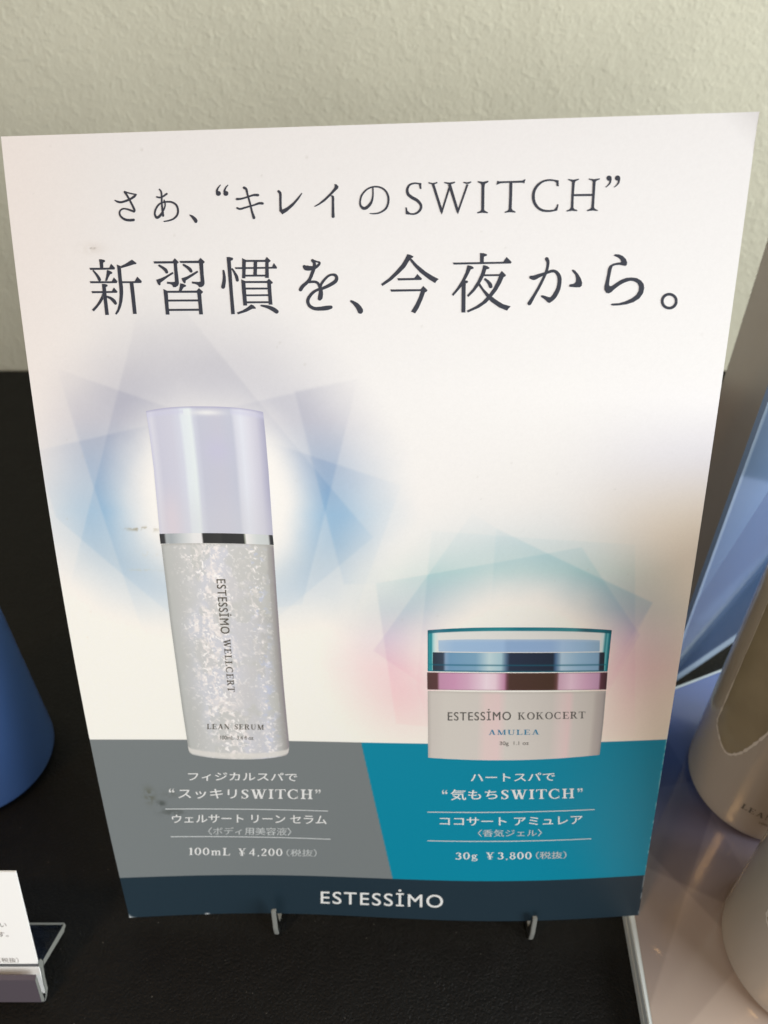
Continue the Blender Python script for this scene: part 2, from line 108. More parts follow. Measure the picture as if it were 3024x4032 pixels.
('P',[(10.45,186.03),(11.14,185.86),(11.67,185.59),(11.61,185.37),(11.27,185.24),(10.75,184.63),(9.99,183.48),(8.67,182.25),(7.06,180.92),(5.30,179.86),(5.00,180.26),(6.60,181.37),(8.03,182.70),(9.26,184.02),(10.02,185.17)]),
('P',[(11.22,185.20),(12.40,183.99),(14.04,182.65),(15.51,181.74),(16.70,181.15),(16.24,180.76),(15.96,180.36),(14.68,181.13),(12.94,182.48),(11.75,183.73),(10.94,184.81)]),
('P',[(8.33,181.38),(11.77,181.40),(12.10,181.77),(12.42,182.17),(13.34,181.27),(13.20,181.00),(8.51,180.93)]),
('P',[(6.85,179.19),(13.04,179.21),(13.60,179.83),(14.42,179.02),(14.33,178.75),(13.91,178.54),(13.43,177.26),(12.57,175.44),(11.85,174.39),(11.04,174.76),(12.02,176.35),(12.69,177.72),(13.06,178.80),(7.06,178.73)]),
('P',[(24.85,186.08),(25.58,186.04),(26.20,185.83),(26.22,185.57),(25.64,185.34),(25.62,184.35),(24.88,184.33)]),
('P',[(19.49,184.31),(29.45,184.37),(29.77,184.87),(30.08,185.26),(31.07,184.29),(30.91,184.00),(19.72,183.91)]),
('P',[(22.42,183.79),(23.17,183.64),(23.63,183.36),(23.58,183.07),(23.08,182.96),(22.64,182.04),(22.00,180.89),(21.28,179.64),(20.46,178.75),(19.61,177.81),(19.31,178.11),(20.36,179.38),(21.36,180.98),(22.00,182.31)]),
('P',[(22.00,180.84),(22.42,180.80),(22.57,180.57),(22.42,180.35),(22.10,180.26),(22.07,178.02),(22.06,174.52),(21.25,174.52),(21.26,178.92),(21.30,180.00),(21.55,180.71)]),
('P',[(25.52,183.78),(26.25,183.61),(26.75,183.28),(26.69,183.04),(26.15,182.94),(25.82,181.92),(25.28,180.86),(24.66,179.80),(23.76,178.64),(22.62,177.58),(22.34,177.91),(23.48,179.18),(24.38,180.60),(25.09,182.11),(25.39,183.16)]),
('P',[(25.81,181.99),(28.71,182.00),(29.19,182.62),(30.02,181.80),(29.93,181.60),(29.55,181.37),(29.10,180.30),(28.23,178.78),(27.16,177.44),(26.26,176.45),(24.80,175.46),(22.55,174.52),(22.33,174.89),(24.06,175.74),(25.43,176.64),(26.60,177.90),(27.58,179.24),(28.37,180.84),(28.64,181.63),(25.68,181.61)]),
('P',[(24.93,180.24),(25.67,179.16),(26.78,178.08),(28.07,177.08),(29.55,176.16),(31.10,175.70),(30.67,175.29),(30.39,174.84),(28.74,175.53),(27.17,176.63),(26.15,177.72),(25.31,178.90),(24.66,179.80)]),
('T',[(25.79,180.86),(25.88,180.78),(25.96,180.70),(26.05,180.62),(26.12,180.54),(26.19,180.46),(26.25,180.38),(26.31,180.30),(26.37,180.21),(26.43,180.11),(26.48,180.02),(26.52,179.93),(26.55,179.86),(26.57,179.82),(26.58,179.78),(26.60,179.74),(26.61,179.68),(26.64,179.61),(26.66,179.54)],[(26.08,181.20),(26.18,181.14),(26.27,181.08),(26.37,181.01),(26.48,180.94),(26.58,180.87),(26.68,180.78),(26.78,180.70),(26.88,180.61),(26.98,180.51),(27.07,180.42),(27.15,180.33),(27.22,180.23),(27.28,180.13),(27.32,180.02),(27.35,179.93),(27.37,179.86),(27.38,179.80),(27.40,179.75)]),
('P',[(26.66,179.54),(26.77,179.37),(26.94,179.27),(27.14,179.28),(27.31,179.38),(27.41,179.55),(27.40,179.75)]),
('P',[(25.79,180.86),(25.72,180.96),(25.71,181.07),(25.76,181.18),(25.86,181.24),(25.97,181.25),(26.08,181.20)]),
('T',[(37.52,184.65),(37.58,184.54),(37.64,184.45),(37.70,184.37),(37.74,184.30),(37.78,184.23),(37.80,184.15),(37.82,184.04),(37.82,183.90),(37.82,183.75),(37.81,183.58),(37.79,183.42),(37.77,183.27),(37.75,183.12),(37.73,182.99),(37.70,182.87),(37.67,182.73),(37.62,182.59),(37.57,182.43),(37.51,182.26),(37.45,182.08),(37.37,181.89),(37.29,181.68),(37.20,181.46),(37.09,181.22),(36.98,180.96),(36.84,180.67),(36.70,180.37),(36.55,180.06),(36.41,179.76),(36.26,179.48),(36.12,179.21),(35.97,178.95),(35.82,178.69),(35.68,178.44),(35.54,178.21),(35.40,177.98),(35.28,177.77),(35.16,177.58),(35.04,177.40),(34.94,177.23),(34.84,177.08),(34.75,176.94),(34.68,176.84),(34.62,176.75),(34.57,176.68),(34.53,176.62),(34.48,176.55),(34.43,176.48)],[(38.21,184.92),(38.24,184.83),(38.27,184.74),(38.32,184.63),(38.36,184.51),(38.40,184.36),(38.42,184.19),(38.42,184.02),(38.41,183.85),(38.39,183.67),(38.37,183.49),(38.34,183.32),(38.31,183.16),(38.29,183.01),(38.26,182.86),(38.22,182.72),(38.18,182.57),(38.14,182.42),(38.08,182.24),(38.02,182.06),(37.95,181.87),(37.87,181.67),(37.79,181.46),(37.69,181.24),(37.59,180.99),(37.47,180.73),(37.34,180.43),(37.20,180.12),(37.05,179.81),(36.90,179.50),(36.76,179.21),(36.62,178.93),(36.47,178.66),(36.32,178.40),(36.18,178.14),(36.05,177.90),(35.93,177.68),(35.82,177.46),(35.72,177.26),(35.62,177.06),(35.54,176.88),(35.46,176.72),(35.39,176.57),(35.32,176.45),(35.27,176.35),(35.23,176.26),(35.19,176.19),(35.15,176.12),(35.11,176.05)]),
('P',[(34.43,176.48),(34.37,176.29),(34.42,176.08),(34.56,175.93),(34.76,175.87),(34.96,175.91),(35.11,176.05)]),
('P',[(37.52,184.65),(37.49,184.84),(37.56,185.02),(37.71,185.13),(37.90,185.15),(38.09,185.08),(38.21,184.92)]),
('T',[(34.88,180.99),(34.96,180.96),(35.04,180.91),(35.15,180.86),(35.29,180.81),(35.46,180.79),(35.66,180.81),(35.85,180.86),(36.03,180.95),(36.20,181.04),(36.36,181.14),(36.51,181.24),(36.66,181.32),(36.81,181.39),(36.97,181.46),(37.13,181.52),(37.28,181.59),(37.44,181.65),(37.60,181.72),(37.76,181.78),(37.91,181.85),(38.05,181.92),(38.19,181.98),(38.32,182.03),(38.46,182.07),(38.60,182.11),(38.75,182.16),(38.89,182.19),(39.02,182.21),(39.13,182.22),(39.23,182.21),(39.31,182.19),(39.39,182.16),(39.47,182.11),(39.55,182.06),(39.62,181.99),(39.69,181.91),(39.76,181.83),(39.82,181.72),(39.88,181.61),(39.94,181.48),(39.99,181.36),(40.02,181.24),(40.05,181.13),(40.07,181.01),(40.09,180.88),(40.09,180.74),(40.10,180.58),(40.09,180.41),(40.08,180.23),(40.07,180.04),(40.05,179.84),(40.02,179.65),(39.98,179.46),(39.93,179.27),(39.86,179.07),(39.76,178.85),(39.65,178.63),(39.53,178.41),(39.42,178.21),(39.32,178.04),(39.24,177.91),(39.17,177.81),(39.11,177.73),(39.04,177.65),(38.96,177.57),(38.89,177.49),(38.83,177.43),(38.78,177.39),(38.73,177.35),(38.68,177.31),(38.61,177.27),(38.54,177.21)],[(34.96,181.66),(35.08,181.66),(35.19,181.66),(35.28,181.67),(35.34,181.68),(35.38,181.69),(35.44,181.71),(35.53,181.73),(35.66,181.76),(35.82,181.81),(36.00,181.86),(36.19,181.92),(36.37,181.98),(36.55,182.03),(36.72,182.07),(36.89,182.12),(37.05,182.17),(37.21,182.21),(37.37,182.26),(37.52,182.31),(37.66,182.37),(37.81,182.43),(37.96,182.49),(38.11,182.54),(38.27,182.59),(38.42,182.64),(38.58,182.69),(38.74,182.73),(38.91,182.77),(39.08,182.79),(39.26,182.79),(39.43,182.76),(39.59,182.71),(39.75,182.65),(39.89,182.57),(40.03,182.48),(40.16,182.37),(40.28,182.25),(40.40,182.11),(40.52,181.96),(40.62,181.80),(40.71,181.63),(40.78,181.45),(40.84,181.26),(40.87,181.08),(40.89,180.90),(40.90,180.71),(40.90,180.53),(40.89,180.34),(40.89,180.14),(40.87,179.93),(40.85,179.71),(40.82,179.48),(40.78,179.24),(40.72,179.00),(40.64,178.75),(40.54,178.49),(40.43,178.23),(40.32,177.98),(40.21,177.76),(40.10,177.56),(40.00,177.39),(39.89,177.24),(39.78,177.12),(39.68,177.02),(39.59,176.94),(39.51,176.86),(39.43,176.78),(39.34,176.71),(39.26,176.65),(39.20,176.60),(39.14,176.56),(39.08,176.52)]),
('P',[(38.54,177.21),(38.41,177.04),(38.38,176.82),(38.47,176.61),(38.65,176.47),(38.88,176.44),(39.08,176.52)]),
('P',[(34.88,180.99),(34.71,181.07),(34.60,181.21),(34.58,181.38),(34.65,181.54),(34.79,181.64),(34.96,181.66)]),
('P',[(36.97,177.82),(37.47,177.82),(38.56,177.45),(39.01,177.45),(39.31,176.73),(38.74,176.28),(38.33,176.46),(37.77,177.01),(37.03,177.51)]),
('P',[(42.76,182.64),(42.99,182.74),(43.40,182.55),(44.05,181.84),(44.63,180.95),(44.90,180.16),(44.84,179.63),(44.50,179.32),(43.75,179.30),(42.50,179.43),(42.38,179.69),(42.56,179.91),(43.35,180.04),(43.65,180.39),(43.65,181.05),(43.44,181.76),(42.88,182.38)]),
('P',[(50.58,185.36),(50.91,185.55),(51.60,185.50),(52.31,185.20),(52.94,184.60),(53.24,183.96),(53.18,183.47),(52.89,183.30),(52.34,183.43),(51.74,183.54),(50.96,183.45),(50.53,183.26),(50.41,182.91),(50.31,182.22),(50.14,181.03),(50.08,179.74),(50.24,179.52),(50.64,179.53),(51.40,180.08),(52.35,180.71),(53.31,181.05),(54.30,181.11),(55.30,180.98),(56.12,180.53),(56.67,179.87),(56.86,179.07),(56.73,178.07),(56.12,177.07),(55.08,176.37),(53.71,175.92),(52.32,175.73),(51.01,175.69),(50.68,175.88),(50.88,176.10),(52.28,176.19),(53.46,176.53),(54.62,177.08),(55.46,177.78),(55.84,178.58),(55.82,179.38),(55.48,179.99),(54.75,180.39),(54.05,180.48),(53.18,180.21),(52.22,179.72),(51.28,178.98),(50.63,178.33),(50.14,178.08),(49.63,178.19),(49.24,178.84),(49.20,179.45),(49.38,180.44),(49.59,181.83),(49.67,182.82),(49.98,183.41),(50.64,183.80),(51.42,183.96),(51.96,183.98),(52.07,184.17),(51.87,184.57),(51.35,184.96),(50.74,185.22)]),
('T',[(62.93,176.50),(62.93,176.44),(62.93,176.38),(62.93,176.33),(62.93,176.28),(62.93,176.23),(62.92,176.19),(62.91,176.15),(62.90,176.11),(62.89,176.07),(62.88,176.02),(62.86,175.98),(62.84,175.94),(62.82,175.90),(62.80,175.86),(62.78,175.82),(62.75,175.79),(62.72,175.75),(62.70,175.72),(62.67,175.69),(62.63,175.66),(62.60,175.63),(62.56,175.60),(62.53,175.57),(62.49,175.55),(62.45,175.53),(62.41,175.51),(62.37,175.49),(62.33,175.47),(62.29,175.46),(62.24,175.44),(62.20,175.43),(62.15,175.42),(62.11,175.42),(62.06,175.41),(62.01,175.41),(61.97,175.41),(61.92,175.41),(61.87,175.41),(61.83,175.42),(61.78,175.43),(61.73,175.44),(61.68,175.45),(61.64,175.46),(61.59,175.48),(61.55,175.49),(61.50,175.51),(61.46,175.53),(61.41,175.56),(61.37,175.58),(61.33,175.61),(61.29,175.64),(61.25,175.67),(61.21,175.70),(61.17,175.73),(61.14,175.77),(61.10,175.80),(61.07,175.84),(61.04,175.88),(61.01,175.92),(60.98,175.96),(60.96,176.00),(60.93,176.04),(60.91,176.08),(60.89,176.13),(60.87,176.17),(60.85,176.22),(60.83,176.26),(60.82,176.31),(60.81,176.35),(60.80,176.40),(60.79,176.45),(60.79,176.49),(60.78,176.54),(60.78,176.59),(60.78,176.63),(60.79,176.68),(60.79,176.72),(60.80,176.77),(60.80,176.81),(60.82,176.86),(60.83,176.90),(60.84,176.94),(60.86,176.99),(60.88,177.03),(60.90,177.06),(60.92,177.10),(60.94,177.14),(60.97,177.18),(61.00,177.21),(61.03,177.25),(61.06,177.28),(61.09,177.31),(61.12,177.34),(61.16,177.36),(61.19,177.39),(61.23,177.41),(61.27,177.44),(61.31,177.46),(61.35,177.48),(61.39,177.49),(61.44,177.51),(61.48,177.52),(61.52,177.53),(61.57,177.54),(61.61,177.55),(61.66,177.55),(61.71,177.55),(61.75,177.55),(61.80,177.55),(61.85,177.55),(61.89,177.54),(61.94,177.53),(61.99,177.53),(62.03,177.51),(62.08,177.50),(62.13,177.49),(62.17,177.47),(62.22,177.45),(62.26,177.43),(62.30,177.40),(62.34,177.38),(62.39,177.35),(62.43,177.33),(62.47,177.30),(62.51,177.26),(62.54,177.23),(62.58,177.20),(62.61,177.16),(62.64,177.13),(62.68,177.09),(62.71,177.05),(62.73,177.01),(62.76,176.97),(62.78,176.93),(62.81,176.88),(62.83,176.84),(62.85,176.79),(62.87,176.75),(62.88,176.71),(62.89,176.67),(62.90,176.62),(62.91,176.57),(62.92,176.50),(62.94,176.44)],[(63.47,176.44),(63.47,176.38),(63.47,176.33),(63.47,176.27),(63.47,176.20),(63.46,176.13),(63.46,176.05),(63.44,175.98),(63.43,175.91),(63.41,175.85),(63.39,175.78),(63.36,175.72),(63.33,175.66),(63.30,175.60),(63.27,175.54),(63.24,175.48),(63.20,175.43),(63.16,175.37),(63.11,175.32),(63.07,175.28),(63.02,175.23),(62.97,175.19),(62.92,175.14),(62.86,175.10),(62.81,175.07),(62.75,175.04),(62.69,175.00),(62.63,174.98),(62.56,174.95),(62.50,174.93),(62.43,174.91),(62.37,174.89),(62.30,174.88),(62.23,174.87),(62.16,174.86),(62.09,174.86),(62.02,174.86),(61.95,174.86),(61.88,174.87),(61.81,174.87),(61.74,174.89),(61.67,174.90),(61.60,174.92),(61.53,174.94),(61.46,174.96),(61.39,174.99),(61.33,175.02),(61.26,175.05),(61.19,175.08),(61.13,175.12),(61.07,175.16),(61.01,175.20),(60.95,175.25),(60.89,175.29),(60.83,175.34),(60.78,175.40),(60.73,175.45),(60.68,175.50),(60.63,175.56),(60.59,175.62),(60.54,175.68),(60.50,175.74),(60.47,175.81),(60.43,175.87),(60.40,175.94),(60.37,176.01),(60.35,176.08),(60.32,176.15),(60.30,176.21),(60.28,176.29),(60.27,176.36),(60.26,176.43),(60.25,176.50),(60.24,176.57),(60.24,176.64),(60.24,176.71),(60.25,176.78),(60.25,176.85),(60.26,176.92),(60.28,176.98),(60.29,177.05),(60.31,177.12),(60.34,177.18),(60.36,177.24),(60.39,177.31),(60.42,177.37),(60.45,177.42),(60.49,177.48),(60.53,177.53),(60.57,177.59),(60.61,177.64),(60.66,177.68),(60.71,177.73),(60.76,177.77),(60.81,177.81),(60.86,177.85),(60.92,177.89),(60.98,177.92),(61.04,177.95),(61.10,177.98),(61.16,178.00),(61.23,178.03),(61.29,178.05),(61.36,178.06),(61.42,178.07),(61.49,178.08),(61.56,178.09),(61.63,178.10),(61.70,178.10),(61.77,178.09),(61.84,178.09),(61.91,178.08),(61.98,178.07),(62.05,178.05),(62.12,178.04),(62.19,178.02),(62.25,177.99),(62.32,177.97),(62.39,177.94),(62.45,177.91),(62.52,177.87),(62.58,177.84),(62.64,177.80),(62.71,177.76),(62.76,177.71),(62.82,177.66),(62.88,177.62),(62.93,177.56),(62.98,177.51),(63.03,177.46),(63.08,177.40),(63.12,177.34),(63.17,177.28),(63.21,177.22),(63.24,177.15),(63.28,177.09),(63.31,177.02),(63.34,176.96),(63.37,176.89),(63.39,176.81),(63.41,176.74),(63.43,176.67),(63.44,176.61),(63.45,176.56),(63.46,176.50)]),
('T',[(-50.05,197.09),(-49.97,197.03),(-49.89,196.96),(-49.81,196.90),(-49.72,196.83),(-49.61,196.77),(-49.49,196.72),(-49.37,196.68),(-49.24,196.64),(-49.10,196.61),(-48.95,196.59),(-48.79,196.59),(-48.61,196.59),(-48.42,196.61),(-48.22,196.65),(-48.02,196.69),(-47.83,196.74),(-47.63,196.79),(-47.45,196.84),(-47.28,196.90),(-47.11,196.95),(-46.94,197.01),(-46.78,197.07),(-46.61,197.14),(-46.45,197.21),(-46.29,197.28),(-46.13,197.35),(-45.97,197.43),(-45.82,197.51),(-45.68,197.59),(-45.56,197.66),(-45.46,197.74),(-45.37,197.82),(-45.31,197.89),(-45.26,197.96),(-45.21,198.02),(-45.16,198.09)],[(-49.92,197.27),(-49.81,197.24),(-49.71,197.21),(-49.61,197.17),(-49.51,197.15),(-49.42,197.12),(-49.32,197.10),(-49.21,197.08),(-49.10,197.05),(-48.98,197.03),(-48.87,197.02),(-48.75,197.01),(-48.62,197.01),(-48.47,197.03),(-48.31,197.07),(-48.13,197.11),(-47.94,197.16),(-47.76,197.22),(-47.58,197.27),(-47.41,197.32),(-47.25,197.37),(-47.09,197.41),(-46.94,197.47),(-46.79,197.52),(-46.64,197.58),(-46.50,197.65),(-46.36,197.73),(-46.22,197.81),(-46.09,197.90),(-45.96,197.97),(-45.85,198.04),(-45.76,198.09),(-45.69,198.13),(-45.62,198.17),(-45.54,198.21),(-45.47,198.26),(-45.39,198.31)]),
('P',[(-45.16,198.09),(-45.11,198.16),(-45.10,198.24),(-45.14,198.31),(-45.22,198.35),(-45.31,198.34),(-45.39,198.31)]),
('P',[(-50.05,197.09),(-50.09,197.13),(-50.10,197.18),(-50.08,197.23),(-50.04,197.27),(-49.98,197.29),(-49.92,197.27)]),
('T',[(-45.23,198.36),(-45.36,198.38),(-45.49,198.41),(-45.62,198.43),(-45.74,198.45),(-45.87,198.47),(-46.01,198.50),(-46.15,198.53),(-46.31,198.57),(-46.46,198.60),(-46.62,198.64),(-46.77,198.68),(-46.91,198.72),(-47.04,198.75),(-47.15,198.79),(-47.26,198.83),(-47.36,198.87),(-47.46,198.90),(-47.57,198.94)],[(-45.30,198.11),(-45.43,198.12),(-45.56,198.14),(-45.69,198.16),(-45.82,198.18),(-45.96,198.20),(-46.10,198.23),(-46.25,198.26),(-46.41,198.30),(-46.57,198.34),(-46.72,198.38),(-46.88,198.41),(-47.02,198.45),(-47.15,198.47),(-47.27,198.49),(-47.38,198.51),(-47.49,198.52),(-47.60,198.54),(-47.72,198.55)]),
('P',[(-47.57,198.94),(-47.69,198.94),(-47.79,198.89),(-47.86,198.80),(-47.87,198.70),(-47.81,198.61),(-47.72,198.55)]),
('P',[(-45.23,198.36),(-45.17,198.33),(-45.13,198.28),(-45.13,198.21),(-45.16,198.15),(-45.23,198.11),(-45.30,198.11)]),
('T',[(-47.89,198.63),(-47.80,198.50),(-47.72,198.37),(-47.63,198.25),(-47.54,198.12),(-47.46,197.98),(-47.37,197.84),(-47.27,197.68),(-47.18,197.51),(-47.08,197.33),(-46.98,197.14),(-46.89,196.96),(-46.80,196.78),(-46.71,196.59),(-46.63,196.40),(-46.54,196.21),(-46.46,196.02),(-46.39,195.85),(-46.33,195.70),(-46.28,195.57),(-46.23,195.46),(-46.19,195.36),(-46.16,195.28),(-46.15,195.21),(-46.14,195.17),(-46.14,195.16),(-46.14,195.17),(-46.14,195.17),(-46.16,195.14),(-46.21,195.10),(-46.25,195.05)],[(-47.47,198.86),(-47.39,198.73),(-47.30,198.60),(-47.22,198.47),(-47.13,198.34),(-47.05,198.19),(-46.96,198.04),(-46.87,197.87),(-46.77,197.69),(-46.68,197.51),(-46.59,197.32),(-46.49,197.13),(-46.40,196.95),(-46.31,196.76),(-46.22,196.57),(-46.12,196.38),(-46.03,196.20),(-45.95,196.03),(-45.88,195.88),(-45.82,195.74),(-45.77,195.63),(-45.73,195.52),(-45.70,195.42),(-45.67,195.32),(-45.66,195.21),(-45.67,195.10),(-45.71,194.99),(-45.77,194.91),(-45.82,194.87),(-45.84,194.84),(-45.86,194.82)]),
('P',[(-46.25,195.05),(-46.30,194.94),(-46.28,194.83),(-46.20,194.75),(-46.08,194.72),(-45.96,194.74),(-45.86,194.82)]),
('P',[(-47.89,198.63),(-47.92,198.74),(-47.89,198.85),(-47.80,198.93),(-47.68,198.96),(-47.56,198.94),(-47.47,198.86)]),
('T',[(-45.96,195.14),(-46.07,195.19),(-46.19,195.23),(-46.30,195.27),(-46.42,195.31),(-46.54,195.35),(-46.67,195.39),(-46.81,195.44),(-46.97,195.48),(-47.13,195.53),(-47.30,195.58),(-47.46,195.61),(-47.62,195.64),(-47.78,195.66),(-47.93,195.68),(-48.08,195.69),(-48.23,195.69),(-48.37,195.68),(-48.52,195.65),(-48.66,195.61),(-48.79,195.55),(-48.91,195.48),(-49.02,195.39),(-49.12,195.30),(-49.21,195.21),(-49.28,195.10),(-49.34,194.99),(-49.38,194.87),(-49.41,194.75),(-49.43,194.62),(-49.42,194.50),(-49.40,194.37),(-49.37,194.25),(-49.32,194.13),(-49.25,194.01),(-49.18,193.90),(-49.09,193.79),(-48.98,193.68),(-48.86,193.57),(-48.72,193.47),(-48.58,193.38),(-48.43,193.29),(-48.27,193.21),(-48.11,193.16),(-47.94,193.11),(-47.77,193.07),(-47.60,193.05),(-47.43,193.03),(-47.27,193.02),(-47.10,193.01),(-46.93,193.01),(-46.76,193.02),(-46.60,193.03),(-46.45,193.04),(-46.29,193.05)],[(-46.15,194.77),(-46.27,194.81),(-46.38,194.85),(-46.50,194.89),(-46.61,194.93),(-46.73,194.97),(-46.86,195.01),(-47.00,195.07),(-47.15,195.13),(-47.30,195.18),(-47.45,195.24),(-47.59,195.28),(-47.73,195.32),(-47.86,195.34),(-47.99,195.36),(-48.12,195.36),(-48.24,195.36),(-48.34,195.35),(-48.44,195.33),(-48.53,195.30),(-48.62,195.26),(-48.70,195.21),(-48.78,195.16),(-48.85,195.10),(-48.90,195.03),(-48.94,194.97),(-48.98,194.89),(-49.01,194.81),(-49.02,194.72),(-49.03,194.64),(-49.02,194.56),(-49.00,194.48),(-48.97,194.39),(-48.93,194.31),(-48.87,194.22),(-48.81,194.14),(-48.73,194.06),(-48.64,193.99),(-48.53,193.91),(-48.41,193.83),(-48.28,193.76),(-48.15,193.70),(-48.03,193.66),(-47.91,193.62),(-47.77,193.59),(-47.63,193.57),(-47.49,193.56),(-47.34,193.55),(-47.19,193.54),(-47.05,193.54),(-46.90,193.54),(-46.76,193.55),(-46.60,193.56),(-46.44,193.57),(-46.28,193.58)]),
('P',[(-46.29,193.05),(-46.14,193.09),(-46.03,193.20),(-45.99,193.33),(-46.03,193.46),(-46.13,193.55),(-46.28,193.58)]),
('P',[(-45.96,195.14),(-45.87,195.08),(-45.83,194.99),(-45.85,194.88),(-45.93,194.80),(-46.04,194.76),(-46.15,194.77)]),
('T',[(-40.28,199.01),(-40.22,198.93),(-40.16,198.85),(-40.10,198.79),(-40.06,198.73),(-40.03,198.66),(-40.00,198.58),(-39.98,198.47),(-39.97,198.34),(-39.97,198.20),(-39.97,198.04),(-39.98,197.86),(-39.98,197.68),(-39.99,197.49),(-40.01,197.29),(-40.03,197.07),(-40.05,196.85),(-40.06,196.62),(-40.08,196.39),(-40.08,196.15),(-40.09,195.90),(-40.09,195.65),(-40.09,195.40),(-40.09,195.17),(-40.09,194.96),(-40.08,194.77),(-40.08,194.60),(-40.07,194.45),(-40.06,194.30),(-40.05,194.16),(-40.04,194.01)],[(-39.99,199.19),(-39.93,199.12),(-39.87,199.07),(-39.80,199.00),(-39.73,198.91),(-39.66,198.80),(-39.61,198.67),(-39.59,198.53),(-39.57,198.38),(-39.57,198.22),(-39.58,198.05),(-39.58,197.87),(-39.59,197.69),(-39.60,197.49),(-39.62,197.29),(-39.64,197.07),(-39.66,196.85),(-39.67,196.62),(-39.68,196.40),(-39.68,196.17),(-39.67,195.93),(-39.65,195.68),(-39.64,195.44),(-39.62,195.21),(-39.61,195.00),(-39.60,194.81),(-39.59,194.65),(-39.59,194.50),(-39.58,194.35),(-39.57,194.21),(-39.57,194.05)]),
('P',[(-40.04,194.01),(-40.01,193.90),(-39.91,193.83),(-39.79,193.82),(-39.68,193.86),(-39.59,193.94),(-39.57,194.05)]),
('P',[(-40.28,199.01),(-40.30,199.08),(-40.29,199.16),(-40.23,199.22),(-40.14,199.25),(-40.06,199.24),(-39.99,199.19)]),
('T',[(-40.89,197.53),(-40.79,197.51),(-40.68,197.47),(-40.56,197.44),(-40.44,197.41),(-40.31,197.38),(-40.17,197.38),(-40.04,197.39),(-39.91,197.41),(-39.79,197.44),(-39.67,197.48),(-39.54,197.53),(-39.41,197.59),(-39.27,197.65),(-39.12,197.73),(-38.97,197.82),(-38.83,197.90),(-38.68,197.99),(-38.54,198.07)],[(-40.79,197.83),(-40.67,197.81),(-40.56,197.78),(-40.45,197.76),(-40.34,197.74),(-40.25,197.73),(-40.16,197.73),(-40.07,197.74),(-39.98,197.75),(-39.89,197.78),(-39.79,197.81),(-39.69,197.85),(-39.58,197.90),(-39.46,197.96),(-39.33,198.03),(-39.20,198.12),(-39.06,198.21),(-38.92,198.30),(-38.78,198.39)]),
('P',[(-38.54,198.07),(-38.46,198.15),(-38.44,198.25),(-38.47,198.34),(-38.55,198.41),(-38.67,198.43),(-38.78,198.39)]),
('P',[(-40.89,197.53),(-40.97,197.57),(-41.01,197.64),(-41.01,197.72),(-40.96,197.79),(-40.88,197.83),(-40.79,197.83)]),
